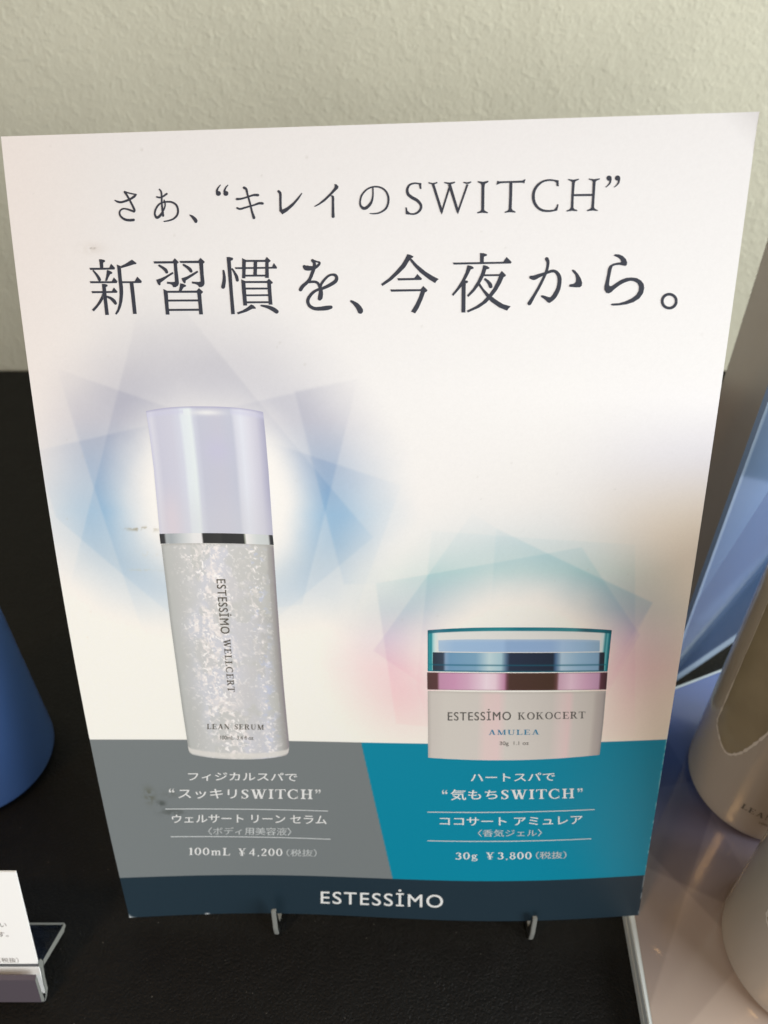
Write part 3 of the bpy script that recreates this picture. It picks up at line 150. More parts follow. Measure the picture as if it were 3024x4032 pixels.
('T',[(-39.46,196.99),(-39.43,196.88),(-39.39,196.78),(-39.36,196.67),(-39.33,196.58),(-39.32,196.48),(-39.31,196.38),(-39.32,196.26),(-39.34,196.14),(-39.37,196.01),(-39.41,195.87),(-39.46,195.74),(-39.52,195.61),(-39.59,195.48),(-39.67,195.35),(-39.76,195.22),(-39.86,195.09),(-39.96,194.96),(-40.06,194.83),(-40.17,194.71),(-40.27,194.59),(-40.38,194.48),(-40.49,194.38),(-40.59,194.30),(-40.68,194.22),(-40.79,194.15),(-40.90,194.08),(-41.00,194.01),(-41.08,193.97),(-41.12,193.95),(-41.09,193.95),(-41.09,193.94),(-41.13,193.97),(-41.20,194.03),(-41.26,194.13),(-41.31,194.23),(-41.34,194.33),(-41.36,194.43),(-41.35,194.54),(-41.33,194.66),(-41.30,194.79),(-41.25,194.92),(-41.19,195.06),(-41.11,195.20),(-41.02,195.35),(-40.91,195.51),(-40.79,195.67),(-40.67,195.81),(-40.55,195.93),(-40.44,196.03),(-40.32,196.12),(-40.21,196.19),(-40.08,196.26),(-39.95,196.32),(-39.81,196.37),(-39.66,196.42),(-39.50,196.46),(-39.33,196.49),(-39.16,196.51),(-38.98,196.52),(-38.80,196.53),(-38.61,196.53),(-38.42,196.53),(-38.23,196.52),(-38.04,196.50),(-37.86,196.46),(-37.71,196.42),(-37.56,196.35),(-37.41,196.28),(-37.27,196.19),(-37.14,196.09),(-37.03,195.98),(-36.95,195.88),(-36.88,195.76),(-36.82,195.63),(-36.78,195.49),(-36.75,195.33),(-36.74,195.18),(-36.74,195.04),(-36.74,194.89),(-36.77,194.74),(-36.80,194.60),(-36.85,194.46),(-36.91,194.32),(-36.98,194.20),(-37.07,194.09),(-37.18,193.97),(-37.30,193.86),(-37.44,193.75),(-37.59,193.65),(-37.73,193.56),(-37.89,193.48),(-38.05,193.42),(-38.23,193.36),(-38.41,193.31),(-38.59,193.26),(-38.76,193.21),(-38.92,193.18),(-39.07,193.15),(-39.23,193.12),(-39.38,193.10),(-39.54,193.08),(-39.70,193.05)],[(-39.18,197.07),(-39.15,196.97),(-39.11,196.87),(-39.07,196.76),(-39.03,196.65),(-39.01,196.52),(-39.00,196.39),(-39.00,196.25),(-39.02,196.11),(-39.05,195.96),(-39.09,195.81),(-39.14,195.66),(-39.20,195.51),(-39.27,195.36),(-39.36,195.21),(-39.45,195.07),(-39.55,194.92),(-39.64,194.78),(-39.73,194.65),(-39.82,194.52),(-39.90,194.38),(-39.99,194.24),(-40.08,194.10),(-40.18,193.97),(-40.30,193.86),(-40.42,193.75),(-40.56,193.65),(-40.71,193.56),(-40.87,193.48),(-41.06,193.43),(-41.28,193.44),(-41.46,193.54),(-41.57,193.66),(-41.65,193.81),(-41.71,193.96),(-41.74,194.11),(-41.77,194.26),(-41.77,194.40),(-41.76,194.55),(-41.74,194.71),(-41.70,194.87),(-41.65,195.03),(-41.58,195.19),(-41.49,195.35),(-41.38,195.53),(-41.26,195.71),(-41.13,195.88),(-40.99,196.04),(-40.85,196.18),(-40.71,196.30),(-40.56,196.41),(-40.41,196.50),(-40.25,196.57),(-40.09,196.64),(-39.92,196.70),(-39.75,196.75),(-39.56,196.80),(-39.37,196.83),(-39.18,196.86),(-38.99,196.87),(-38.79,196.88),(-38.59,196.89),(-38.38,196.89),(-38.17,196.88),(-37.95,196.86),(-37.74,196.82),(-37.54,196.77),(-37.35,196.70),(-37.17,196.61),(-36.99,196.50),(-36.83,196.38),(-36.69,196.25),(-36.57,196.10),(-36.47,195.94),(-36.40,195.77),(-36.34,195.59),(-36.31,195.41),(-36.29,195.23),(-36.29,195.05),(-36.30,194.88),(-36.32,194.70),(-36.36,194.52),(-36.42,194.34),(-36.50,194.17),(-36.60,194.01),(-36.73,193.85),(-36.87,193.71),(-37.03,193.58),(-37.20,193.46),(-37.37,193.35),(-37.55,193.25),(-37.74,193.17),(-37.94,193.10),(-38.13,193.04),(-38.33,192.99),(-38.52,192.95),(-38.70,192.91),(-38.88,192.88),(-39.05,192.86),(-39.21,192.85),(-39.37,192.84),(-39.53,192.83),(-39.68,192.82)]),
('P',[(-39.70,193.05),(-39.77,193.03),(-39.81,192.98),(-39.83,192.92),(-39.80,192.86),(-39.75,192.82),(-39.68,192.82)]),
('P',[(-39.46,196.99),(-39.46,197.06),(-39.42,197.12),(-39.36,197.16),(-39.28,197.16),(-39.22,197.13),(-39.18,197.07)]),
('P',[(-34.09,194.20),(-33.39,193.99),(-32.72,193.45),(-32.48,192.98),(-32.66,192.56),(-33.06,192.53),(-33.35,192.99),(-33.75,193.59),(-34.17,194.04)]),
('T',[(-27.22,199.74),(-27.30,199.67),(-27.39,199.61),(-27.47,199.55),(-27.56,199.48),(-27.65,199.40),(-27.73,199.32),(-27.81,199.23),(-27.89,199.13),(-27.96,199.02),(-28.03,198.92),(-28.09,198.82),(-28.14,198.72),(-28.18,198.62),(-28.19,198.53),(-28.19,198.45),(-28.19,198.39),(-28.19,198.35),(-28.19,198.30)],[(-27.08,199.61),(-27.15,199.53),(-27.23,199.46),(-27.30,199.39),(-27.37,199.32),(-27.43,199.24),(-27.48,199.17),(-27.53,199.08),(-27.58,198.98),(-27.63,198.88),(-27.67,198.78),(-27.70,198.69),(-27.72,198.62),(-27.73,198.58),(-27.72,198.55),(-27.71,198.51),(-27.70,198.47),(-27.69,198.41),(-27.68,198.35)]),
('P',[(-28.19,198.30),(-28.15,198.19),(-28.05,198.11),(-27.92,198.09),(-27.79,198.14),(-27.70,198.23),(-27.68,198.35)]),
('P',[(-27.22,199.74),(-27.17,199.76),(-27.12,199.76),(-27.08,199.74),(-27.05,199.70),(-27.05,199.65),(-27.08,199.61)]),
('P',[(-27.16,198.10),(-27.19,197.98),(-27.25,197.86),(-27.34,197.77),(-27.46,197.69),(-27.59,197.65),(-27.73,197.63),(-27.86,197.65),(-27.99,197.70),(-28.09,197.78),(-28.17,197.88),(-28.21,198.00),(-28.22,198.12),(-28.19,198.24),(-28.13,198.36),(-28.04,198.45),(-27.92,198.53),(-27.79,198.57),(-27.66,198.59),(-27.52,198.57),(-27.40,198.52),(-27.29,198.44),(-27.22,198.34),(-27.17,198.22)]),
('T',[(-25.65,199.71),(-25.73,199.64),(-25.81,199.58),(-25.90,199.52),(-25.98,199.45),(-26.07,199.37),(-26.15,199.29),(-26.23,199.20),(-26.31,199.10),(-26.39,198.99),(-26.45,198.89),(-26.51,198.79),(-26.56,198.69),(-26.60,198.59),(-26.61,198.50),(-26.61,198.42),(-26.61,198.36),(-26.61,198.32),(-26.61,198.27)],[(-25.50,199.58),(-25.58,199.50),(-25.65,199.43),(-25.72,199.36),(-25.79,199.29),(-25.85,199.21),(-25.90,199.14),(-25.96,199.05),(-26.01,198.95),(-26.05,198.85),(-26.09,198.75),(-26.13,198.66),(-26.14,198.59),(-26.15,198.55),(-26.14,198.52),(-26.14,198.49),(-26.12,198.44),(-26.11,198.38),(-26.10,198.32)]),
('P',[(-26.61,198.27),(-26.57,198.16),(-26.47,198.08),(-26.34,198.06),(-26.21,198.11),(-26.12,198.20),(-26.10,198.32)]),
('P',[(-25.65,199.71),(-25.60,199.73),(-25.55,199.73),(-25.50,199.71),(-25.48,199.67),(-25.48,199.62),(-25.50,199.58)]),
('P',[(-25.59,198.07),(-25.61,197.95),(-25.67,197.84),(-25.76,197.74),(-25.88,197.67),(-26.01,197.62),(-26.15,197.61),(-26.28,197.63),(-26.41,197.67),(-26.51,197.75),(-26.59,197.85),(-26.63,197.97),(-26.64,198.09),(-26.61,198.21),(-26.55,198.33),(-26.46,198.42),(-26.34,198.50),(-26.21,198.54),(-26.08,198.56),(-25.94,198.54),(-25.82,198.49),(-25.72,198.41),(-25.64,198.31),(-25.60,198.19)]),
('T',[(-22.40,198.87),(-22.31,198.82),(-22.22,198.78),(-22.15,198.76),(-22.11,198.74),(-22.08,198.72),(-22.05,198.68),(-22.01,198.61),(-21.98,198.50),(-21.95,198.37),(-21.91,198.21),(-21.87,198.02),(-21.83,197.82),(-21.77,197.58),(-21.70,197.32),(-21.63,197.04),(-21.55,196.75),(-21.49,196.46),(-21.43,196.19),(-21.37,195.93),(-21.33,195.68),(-21.28,195.42),(-21.24,195.17),(-21.20,194.92),(-21.16,194.67),(-21.11,194.43),(-21.07,194.19),(-21.02,193.96),(-20.97,193.74),(-20.93,193.51),(-20.88,193.29)],[(-22.09,199.30),(-22.03,199.26),(-21.97,199.23),(-21.88,199.19),(-21.77,199.12),(-21.67,199.02),(-21.59,198.89),(-21.54,198.75),(-21.51,198.60),(-21.49,198.44),(-21.48,198.28),(-21.46,198.10),(-21.43,197.90),(-21.37,197.67),(-21.31,197.41),(-21.24,197.13),(-21.16,196.84),(-21.09,196.55),(-21.02,196.28),(-20.97,196.01),(-20.92,195.75),(-20.88,195.49),(-20.83,195.24),(-20.79,195.00),(-20.73,194.76),(-20.67,194.53),(-20.60,194.31),(-20.52,194.10),(-20.44,193.88),(-20.36,193.67),(-20.29,193.45)]),
('P',[(-20.88,193.29),(-20.81,193.16),(-20.67,193.09),(-20.51,193.10),(-20.37,193.17),(-20.29,193.30),(-20.29,193.45)]),
('P',[(-22.40,198.87),(-22.49,198.96),(-22.52,199.09),(-22.48,199.22),(-22.37,199.31),(-22.22,199.34),(-22.09,199.30)]),
('T',[(-23.86,196.73),(-23.73,196.74),(-23.60,196.75),(-23.46,196.76),(-23.30,196.78),(-23.13,196.80),(-22.93,196.83),(-22.69,196.89),(-22.43,196.95),(-22.14,197.02),(-21.86,197.10),(-21.59,197.17),(-21.36,197.23),(-21.15,197.28),(-20.96,197.33),(-20.79,197.38),(-20.63,197.41),(-20.48,197.44),(-20.34,197.46),(-20.20,197.46),(-20.07,197.46),(-19.94,197.44),(-19.80,197.43),(-19.65,197.41),(-19.50,197.39)],[(-23.85,197.22),(-23.71,197.21),(-23.57,197.20),(-23.44,197.19),(-23.31,197.18),(-23.16,197.18),(-22.99,197.20),(-22.77,197.24),(-22.51,197.29),(-22.23,197.36),(-21.95,197.43),(-21.68,197.50),(-21.45,197.56),(-21.25,197.62),(-21.07,197.67),(-20.90,197.73),(-20.73,197.78),(-20.56,197.83),(-20.39,197.87),(-20.21,197.89),(-20.05,197.90),(-19.89,197.90),(-19.74,197.90),(-19.60,197.90),(-19.45,197.90)]),
('P',[(-19.50,197.39),(-19.36,197.42),(-19.25,197.51),(-19.20,197.64),(-19.22,197.76),(-19.32,197.86),(-19.45,197.90)]),
('P',[(-23.86,196.73),(-24.00,196.76),(-24.09,196.85),(-24.13,196.97),(-24.09,197.09),(-23.99,197.18),(-23.85,197.22)]),
('T',[(-24.06,195.13),(-23.97,195.09),(-23.89,195.04),(-23.79,194.99),(-23.67,194.93),(-23.52,194.90),(-23.36,194.88),(-23.19,194.90),(-23.02,194.93),(-22.85,194.97),(-22.68,195.03),(-22.48,195.08),(-22.26,195.14),(-22.00,195.21),(-21.69,195.28),(-21.37,195.36),(-21.04,195.44),(-20.72,195.52),(-20.45,195.59),(-20.20,195.65),(-19.98,195.71),(-19.77,195.76),(-19.59,195.80),(-19.43,195.84),(-19.29,195.86),(-19.17,195.86),(-19.08,195.86),(-18.99,195.85),(-18.90,195.83),(-18.78,195.81),(-18.67,195.80)],[(-23.89,195.45),(-23.78,195.41),(-23.68,195.37),(-23.59,195.33),(-23.51,195.30),(-23.43,195.28),(-23.34,195.28),(-23.23,195.29),(-23.10,195.31),(-22.96,195.35),(-22.78,195.39),(-22.58,195.44),(-22.35,195.50),(-22.09,195.56),(-21.78,195.63),(-21.45,195.70),(-21.12,195.78),(-20.81,195.85),(-20.54,195.92),(-20.31,195.99),(-20.10,196.07),(-19.90,196.14),(-19.72,196.21),(-19.54,196.27),(-19.36,196.31),(-19.19,196.34),(-19.03,196.34),(-18.90,196.33),(-18.79,196.32),(-18.69,196.31),(-18.59,196.30)]),
('P',[(-18.67,195.80),(-18.52,195.82),(-18.41,195.90),(-18.35,196.02),(-18.37,196.15),(-18.46,196.26),(-18.59,196.30)]),
('P',[(-24.06,195.13),(-24.14,195.18),(-24.17,195.27),(-24.15,195.36),(-24.08,195.43),(-23.99,195.46),(-23.89,195.45)]),
('T',[(-15.36,198.09),(-15.29,198.02),(-15.22,197.96),(-15.18,197.93),(-15.16,197.91),(-15.15,197.88),(-15.13,197.81),(-15.11,197.67),(-15.11,197.49),(-15.11,197.28),(-15.12,197.04),(-15.13,196.81),(-15.14,196.59),(-15.15,196.37),(-15.16,196.14),(-15.17,195.91),(-15.18,195.69),(-15.19,195.48),(-15.19,195.31),(-15.19,195.16),(-15.18,195.04),(-15.17,194.94),(-15.16,194.85),(-15.15,194.78),(-15.14,194.69)],[(-14.93,198.42),(-14.89,198.38),(-14.84,198.34),(-14.77,198.29),(-14.69,198.19),(-14.62,198.06),(-14.58,197.89),(-14.56,197.71),(-14.57,197.50),(-14.58,197.27),(-14.60,197.03),(-14.62,196.80),(-14.64,196.58),(-14.65,196.36),(-14.66,196.14),(-14.67,195.91),(-14.68,195.69),(-14.68,195.49),(-14.68,195.33),(-14.68,195.20),(-14.66,195.10),(-14.65,195.03),(-14.63,194.95),(-14.61,194.87),(-14.59,194.78)]),
('P',[(-15.14,194.69),(-15.09,194.57),(-14.98,194.50),(-14.83,194.48),(-14.70,194.54),(-14.61,194.65),(-14.59,194.78)]),
('P',[(-15.36,198.09),(-15.42,198.21),(-15.40,198.34),(-15.32,198.45),(-15.18,198.51),(-15.04,198.50),(-14.93,198.42)]),
('P',[(-15.20,195.09),(-14.46,194.87),(-13.55,195.29),(-12.24,196.19),(-11.19,197.21),(-10.46,197.94),(-10.34,197.77),(-11.08,196.75),(-12.28,195.50),(-13.60,194.48),(-14.64,193.90),(-15.23,194.57)]),
('P',[(-3.80,199.40),(-3.34,199.36),(-2.96,198.94),(-3.06,198.60),(-3.64,198.10),(-4.53,197.32),(-5.82,196.25),(-6.97,195.59),(-7.92,195.22),(-8.03,195.37),(-7.08,195.88),(-5.79,196.83),(-4.63,197.83),(-3.86,198.67),(-3.72,199.01)]),
('T',[(-4.57,197.15),(-4.51,197.10),(-4.45,197.06),(-4.41,197.02),(-4.41,196.99),(-4.43,196.99),(-4.44,196.96),(-4.43,196.88),(-4.43,196.76),(-4.43,196.61),(-4.43,196.44),(-4.43,196.25),(-4.44,196.06),(-4.45,195.85),(-4.46,195.63),(-4.47,195.39),(-4.49,195.15),(-4.51,194.91),(-4.52,194.68),(-4.53,194.46),(-4.54,194.23),(-4.56,194.01),(-4.57,193.79),(-4.58,193.57),(-4.59,193.35)],[(-4.50,197.30),(-4.44,197.30),(-4.38,197.32),(-4.29,197.33),(-4.17,197.31),(-4.04,197.22),(-3.96,197.09),(-3.92,196.94),(-3.91,196.78),(-3.91,196.61),(-3.92,196.43),(-3.94,196.25),(-3.94,196.05),(-3.95,195.85),(-3.95,195.62),(-3.96,195.38),(-3.97,195.14),(-3.97,194.91),(-3.97,194.68),(-3.98,194.45),(-3.98,194.23),(-3.97,194.01),(-3.97,193.80),(-3.97,193.58),(-3.97,193.35)]),
('P',[(-4.59,193.35),(-4.55,193.21),(-4.44,193.10),(-4.29,193.07),(-4.13,193.10),(-4.01,193.21),(-3.97,193.35)]),
('P',[(-4.57,197.15),(-4.61,197.18),(-4.62,197.22),(-4.61,197.26),(-4.59,197.29),(-4.54,197.31),(-4.50,197.30)]),
('T',[(3.71,198.51),(3.72,198.37),(3.72,198.22),(3.73,198.08),(3.73,197.93),(3.73,197.78),(3.72,197.62),(3.71,197.45),(3.69,197.26),(3.66,197.07),(3.63,196.88),(3.59,196.70),(3.54,196.53),(3.47,196.38),(3.40,196.23),(3.32,196.10),(3.23,195.97),(3.14,195.85),(3.04,195.74),(2.94,195.62),(2.82,195.51),(2.70,195.40),(2.58,195.30),(2.46,195.22),(2.36,195.15),(2.27,195.11),(2.20,195.09),(2.14,195.08),(2.09,195.07),(2.05,195.07),(2.00,195.08),(1.94,195.09),(1.87,195.12),(1.78,195.17),(1.70,195.23),(1.62,195.29),(1.56,195.36),(1.52,195.45),(1.48,195.55),(1.46,195.65),(1.44,195.78),(1.44,195.91),(1.45,196.06),(1.47,196.22),(1.51,196.40),(1.55,196.59),(1.61,196.78),(1.69,196.96),(1.77,197.12),(1.88,197.29),(2.00,197.45),(2.14,197.61),(2.30,197.76),(2.45,197.90),(2.60,198.03),(2.75,198.13),(2.90,198.23),(3.05,198.31),(3.21,198.38),(3.37,198.44),(3.53,198.49),(3.70,198.53),(3.87,198.56),(4.04,198.59),(4.22,198.60),(4.39,198.60),(4.57,198.60),(4.74,198.58),(4.92,198.55),(5.09,198.51),(5.27,198.46),(5.43,198.40),(5.58,198.34),(5.72,198.25),(5.86,198.16),(6.00,198.06),(6.12,197.94),(6.23,197.82),(6.33,197.69),(6.42,197.55),(6.49,197.40),(6.55,197.24),(6.61,197.08),(6.65,196.91),(6.68,196.74),(6.70,196.57),(6.71,196.39),(6.71,196.21),(6.69,196.03),(6.67,195.85),(6.63,195.68),(6.58,195.51),(6.51,195.35),(6.44,195.18),(6.35,195.03),(6.25,194.88),(6.14,194.75),(6.01,194.63),(5.85,194.50),(5.67,194.39),(5.49,194.28),(5.30,194.18),(5.12,194.10),(4.95,194.04),(4.77,194.00),(4.59,193.96),(4.41,193.94),(4.24,193.92),(4.07,193.90),(3.91,193.89),(3.76,193.88),(3.62,193.89),(3.47,193.89),(3.32,193.89),(3.16,193.89)],[(4.03,198.52),(4.03,198.38),(4.04,198.23),(4.04,198.09),(4.04,197.94),(4.04,197.78),(4.04,197.61),(4.03,197.43),(4.02,197.24),(4.00,197.03),(3.98,196.83),(3.95,196.63),(3.91,196.44),(3.87,196.26),(3.81,196.08),(3.75,195.91),(3.68,195.75),(3.60,195.59),(3.50,195.43),(3.38,195.28),(3.25,195.13),(3.11,195.00),(2.96,194.87),(2.82,194.76),(2.67,194.67),(2.54,194.60),(2.39,194.54),(2.25,194.50),(2.10,194.49),(1.94,194.50),(1.80,194.54),(1.66,194.60),(1.53,194.69),(1.42,194.80),(1.32,194.92),(1.23,195.05),(1.16,195.18),(1.12,195.32),(1.08,195.46),(1.06,195.61),(1.06,195.76),(1.07,195.92),(1.08,196.09),(1.11,196.27),(1.15,196.47),(1.20,196.67),(1.27,196.88),(1.35,197.09),(1.45,197.28),(1.57,197.47),(1.72,197.65),(1.88,197.83),(2.05,197.99),(2.22,198.14),(2.39,198.27),(2.55,198.39),(2.72,198.49),(2.90,198.59),(3.07,198.66),(3.25,198.73),(3.43,198.79),(3.62,198.84),(3.81,198.87),(4.01,198.90),(4.20,198.91),(4.40,198.92),(4.59,198.91),(4.79,198.89),(4.98,198.86),(5.18,198.83),(5.38,198.78),(5.57,198.71),(5.75,198.63),(5.92,198.54),(6.09,198.43),(6.25,198.32),(6.39,198.18),(6.53,198.04),(6.65,197.89),(6.76,197.73),(6.86,197.56),(6.94,197.37),(7.01,197.18),(7.07,196.99),(7.11,196.80),(7.13,196.60),(7.14,196.40),(7.13,196.19),(7.11,195.99),(7.08,195.78),(7.03,195.59),(6.97,195.40),(6.90,195.21),(6.82,195.02),(6.71,194.83),(6.59,194.65),(6.45,194.49),(6.27,194.34),(6.08,194.21),(5.87,194.08),(5.66,193.98),(5.45,193.88),(5.24,193.81),(5.04,193.74),(4.84,193.70),(4.64,193.67),(4.44,193.65),(4.26,193.63),(4.08,193.63),(3.91,193.63),(3.75,193.64),(3.59,193.66),(3.44,193.69),(3.30,193.71),(3.15,193.73)]),
('P',[(3.16,193.89),(3.12,193.89),(3.09,193.86),(3.07,193.82),(3.08,193.78),(3.11,193.75),(3.15,193.73)]),
('P',[(3.71,198.51),(3.73,198.59),(3.79,198.64),(3.87,198.67),(3.94,198.65),(4.00,198.60),(4.03,198.52)]),
('P',[(13.05,199.29),(13.43,199.25),(13.42,198.13),(13.10,198.20),(12.93,198.90)]),
('T',[(13.13,199.25),(12.96,199.28),(12.79,199.31),(12.62,199.34),(12.44,199.37),(12.26,199.39),(12.08,199.39),(11.90,199.37),(11.71,199.34),(11.52,199.30),(11.34,199.25),(11.17,199.18),(11.00,199.09),(10.86,198.97),(10.74,198.84),(10.63,198.69),(10.54,198.53),(10.47,198.37),(10.41,198.21),(10.38,198.03),(10.37,197.85),(10.38,197.67),(10.41,197.48),(10.46,197.30),(10.54,197.12),(10.66,196.96),(10.80,196.82),(10.95,196.69),(11.10,196.58),(11.25,196.48),(11.40,196.38),(11.57,196.28),(11.74,196.19),(11.91,196.11),(12.07,196.03),(12.21,195.96),(12.33,195.88),(12.46,195.77),(12.60,195.66),(12.72,195.54),(12.84,195.42),(12.93,195.31),(13.00,195.20),(13.03,195.11),(13.05,195.01),(13.06,194.90),(13.05,194.80),(13.03,194.70),(13.00,194.60),(12.95,194.50),(12.88,194.39),(12.80,194.29),(12.70,194.18),(12.60,194.08),(12.49,194.00),(12.39,193.94),(12.28,193.88),(12.15,193.83),(12.02,193.79),(11.89,193.75),(11.76,193.73),(11.62,193.73),(11.46,193.74),(11.29,193.76),(11.12,193.79),(10.97,193.82),(10.83,193.84),(10.73,193.85),(10.65,193.85),(10.59,193.86),(10.53,193.86),(10.47,193.86),(10.40,193.87)],[(13.09,198.99),(12.92,199.01),(12.74,199.03),(12.57,199.06),(12.41,199.08),(12.26,199.08),(12.11,199.07),(11.95,199.05),(11.79,199.02),(11.63,198.97),(11.49,198.92),(11.36,198.86),(11.26,198.79),(11.17,198.70),(11.10,198.60),(11.03,198.48),(10.97,198.36),(10.93,198.24),(10.91,198.12),(10.90,198.00),(10.91,197.87),(10.93,197.74),(10.97,197.61),(11.01,197.49),(11.06,197.40),(11.13,197.32),(11.22,197.23),(11.33,197.15),(11.46,197.06),(11.61,196.96),(11.75,196.87),(11.88,196.79),(12.03,196.72),(12.20,196.64),(12.37,196.55),(12.55,196.45),(12.72,196.33),(12.88,196.19),(13.02,196.05),(13.16,195.89),(13.29,195.73),(13.40,195.56),(13.48,195.39),(13.54,195.22),(13.57,195.05),(13.57,194.89),(13.56,194.72),(13.52,194.57),(13.46,194.41),(13.38,194.27),(13.28,194.12),(13.15,193.99),(13.02,193.87),(12.88,193.76),(12.74,193.67),(12.59,193.59),(12.44,193.52),(12.28,193.47),(12.12,193.43),(11.95,193.41),(11.78,193.39),(11.60,193.40),(11.41,193.42),(11.23,193.45),(11.06,193.48),(10.90,193.52),(10.77,193.55),(10.67,193.57),(10.59,193.60),(10.53,193.63),(10.47,193.66),(10.42,193.69),(10.36,193.71)]),
('P',[(10.40,193.87),(10.36,193.87),(10.32,193.85),(10.30,193.81),(10.30,193.77),(10.32,193.73),(10.36,193.71)]),
('P',[(13.13,199.25),(13.20,199.23),(13.24,199.17),(13.25,199.10),(13.22,199.04),(13.16,199.00),(13.09,198.99)]),
('P',[(10.22,194.84),(10.52,194.80),(10.63,194.21),(11.05,193.86),(10.92,193.46),(10.29,193.55)]),
('T',[(15.42,199.00),(17.11,193.80)],[(15.92,199.14),(17.61,193.94)]),
('T',[(17.53,193.82),(19.08,198.39)],[(17.19,193.92),(18.70,198.51)]),
('T',[(18.58,198.82),(20.25,193.75)],[(19.15,198.97),(20.75,193.89)]),
('T',[(20.67,193.76),(22.53,198.76)],[(20.33,193.88),(22.15,198.89)]),
('P',[(14.80,199.40),(15.67,199.20),(16.52,199.39),(16.55,199.16),(16.02,198.97),(15.43,198.96),(14.84,199.14)]),
('P',[(17.84,199.36),(18.87,199.23),(19.93,199.37),(19.95,199.15),(19.22,198.89),(18.63,198.90),(17.86,199.14)]),
('P',[(21.52,199.30),(22.28,199.21),(23.04,199.36),(23.08,199.14),(22.57,198.91),(22.05,198.92),(21.55,199.12)]),
('P',[(17.06,194.05),(17.64,194.04),(17.36,193.36)]),
('P',[(20.21,193.99),(20.78,193.99),(20.48,193.39)]),
('P',[(24.27,199.39),(25.26,199.23),(26.31,199.40),(26.35,199.16),(25.68,198.81),(25.59,198.20),(25.59,194.19),(25.73,193.96),(26.30,193.67),(26.27,193.48),(25.26,193.57),(24.26,193.48),(24.22,193.70),(24.85,193.92),(25.00,194.20),(25.00,198.66),(24.86,198.88),(24.30,199.14)]),
('P',[(28.01,199.36),(28.40,199.25),(30.14,199.26),(31.87,199.28),(32.73,199.30),(33.33,199.58),(33.14,198.76),(32.74,198.91),(30.88,198.91),(30.89,196.69),(30.85,194.27),(31.04,193.98),(31.59,193.71),(31.56,193.50),(30.52,193.61),(29.55,193.49),(29.51,193.69),(30.07,193.91),(30.26,194.20),(30.32,196.71),(30.30,198.93),(28.67,198.89),(27.84,198.60)]),
('T',[(39.20,199.23),(39.09,199.26),(38.98,199.28),(38.87,199.31),(38.75,199.33),(38.63,199.36),(38.50,199.38),(38.37,199.40),(38.23,199.41),(38.08,199.43),(37.93,199.44),(37.77,199.44),(37.61,199.44),(37.44,199.42),(37.27,199.41),(37.08,199.38),(36.90,199.34),(36.71,199.30),(36.52,199.23),(36.34,199.15),(36.17,199.06),(35.99,198.95),(35.82,198.84),(35.66,198.72),(35.51,198.59),(35.37,198.45),(35.24,198.30),(35.12,198.14),(35.01,197.98),(34.91,197.81),(34.82,197.63),(34.75,197.44),(34.69,197.25),(34.65,197.06),(34.62,196.86),(34.61,196.66),(34.60,196.46),(34.61,196.27),(34.63,196.07),(34.66,195.87),(34.70,195.67),(34.76,195.47),(34.83,195.28),(34.92,195.09),(35.03,194.91),(35.14,194.73),(35.27,194.57),(35.41,194.41),(35.55,194.27),(35.70,194.14),(35.86,194.02),(36.02,193.92),(36.19,193.82),(36.37,193.74),(36.54,193.67),(36.73,193.61),(36.92,193.57),(37.11,193.54),(37.30,193.52),(37.48,193.51),(37.67,193.50),(37.86,193.50),(38.05,193.52),(38.24,193.53),(38.42,193.55),(38.58,193.58),(38.73,193.60),(38.86,193.62),(38.97,193.64),(39.08,193.66),(39.17,193.68),(39.27,193.71),(39.37,193.73)],[(39.15,198.94),(39.04,198.97),(38.93,198.99),(38.82,199.01),(38.71,199.04),(38.60,199.06),(38.48,199.07),(38.35,199.08),(38.22,199.10),(38.08,199.10),(37.94,199.11),(37.80,199.11),(37.66,199.10),(37.50,199.08),(37.34,199.06),(37.17,199.03),(37.01,198.99),(36.85,198.95),(36.70,198.89),(36.55,198.81),(36.41,198.72),(36.26,198.61),(36.12,198.50),(35.99,198.38),(35.87,198.26),(35.75,198.13),(35.65,198.00),(35.55,197.86),(35.46,197.71),(35.38,197.57),(35.32,197.42),(35.27,197.27),(35.23,197.11),(35.20,196.95),(35.18,196.78),(35.17,196.61),(35.17,196.44),(35.18,196.28),(35.20,196.11),(35.22,195.94),(35.26,195.77),(35.31,195.61),(35.36,195.46),(35.43,195.31),(35.51,195.16),(35.60,195.01),(35.70,194.87),(35.80,194.73),(35.91,194.61),(36.03,194.50),(36.15,194.40),(36.28,194.31),(36.41,194.23),(36.55,194.16),(36.69,194.09),(36.84,194.04),(37.00,193.99),(37.16,193.96),(37.33,193.93),(37.50,193.91),(37.67,193.89),(37.83,193.88),(38.01,193.88),(38.18,193.89),(38.36,193.91),(38.52,193.92),(38.68,193.93),(38.81,193.93),(38.92,193.94),(39.02,193.94),(39.12,193.94),(39.22,193.94),(39.33,193.94)]),
('P',[(38.74,199.33),(39.52,199.20),(39.60,198.10),(39.17,198.20),(39.11,198.76),(38.75,199.01)]),
('P',[(39.43,194.92),(39.71,194.87),(39.50,193.75),(38.97,193.67),(38.87,193.97),(39.28,194.38)]),
('P',[(41.23,199.41),(42.26,199.25),(43.27,199.41),(43.29,199.23),(42.69,198.97),(42.55,198.69),(42.47,196.48),(42.51,194.24),(42.68,193.99),(43.25,193.77),(43.23,193.56),(42.27,193.66),(41.28,193.53),(41.23,193.72),(41.78,193.96),(42.00,194.25),(42.00,196.49),(42.02,198.78),(41.89,198.95),(41.25,199.25)]),
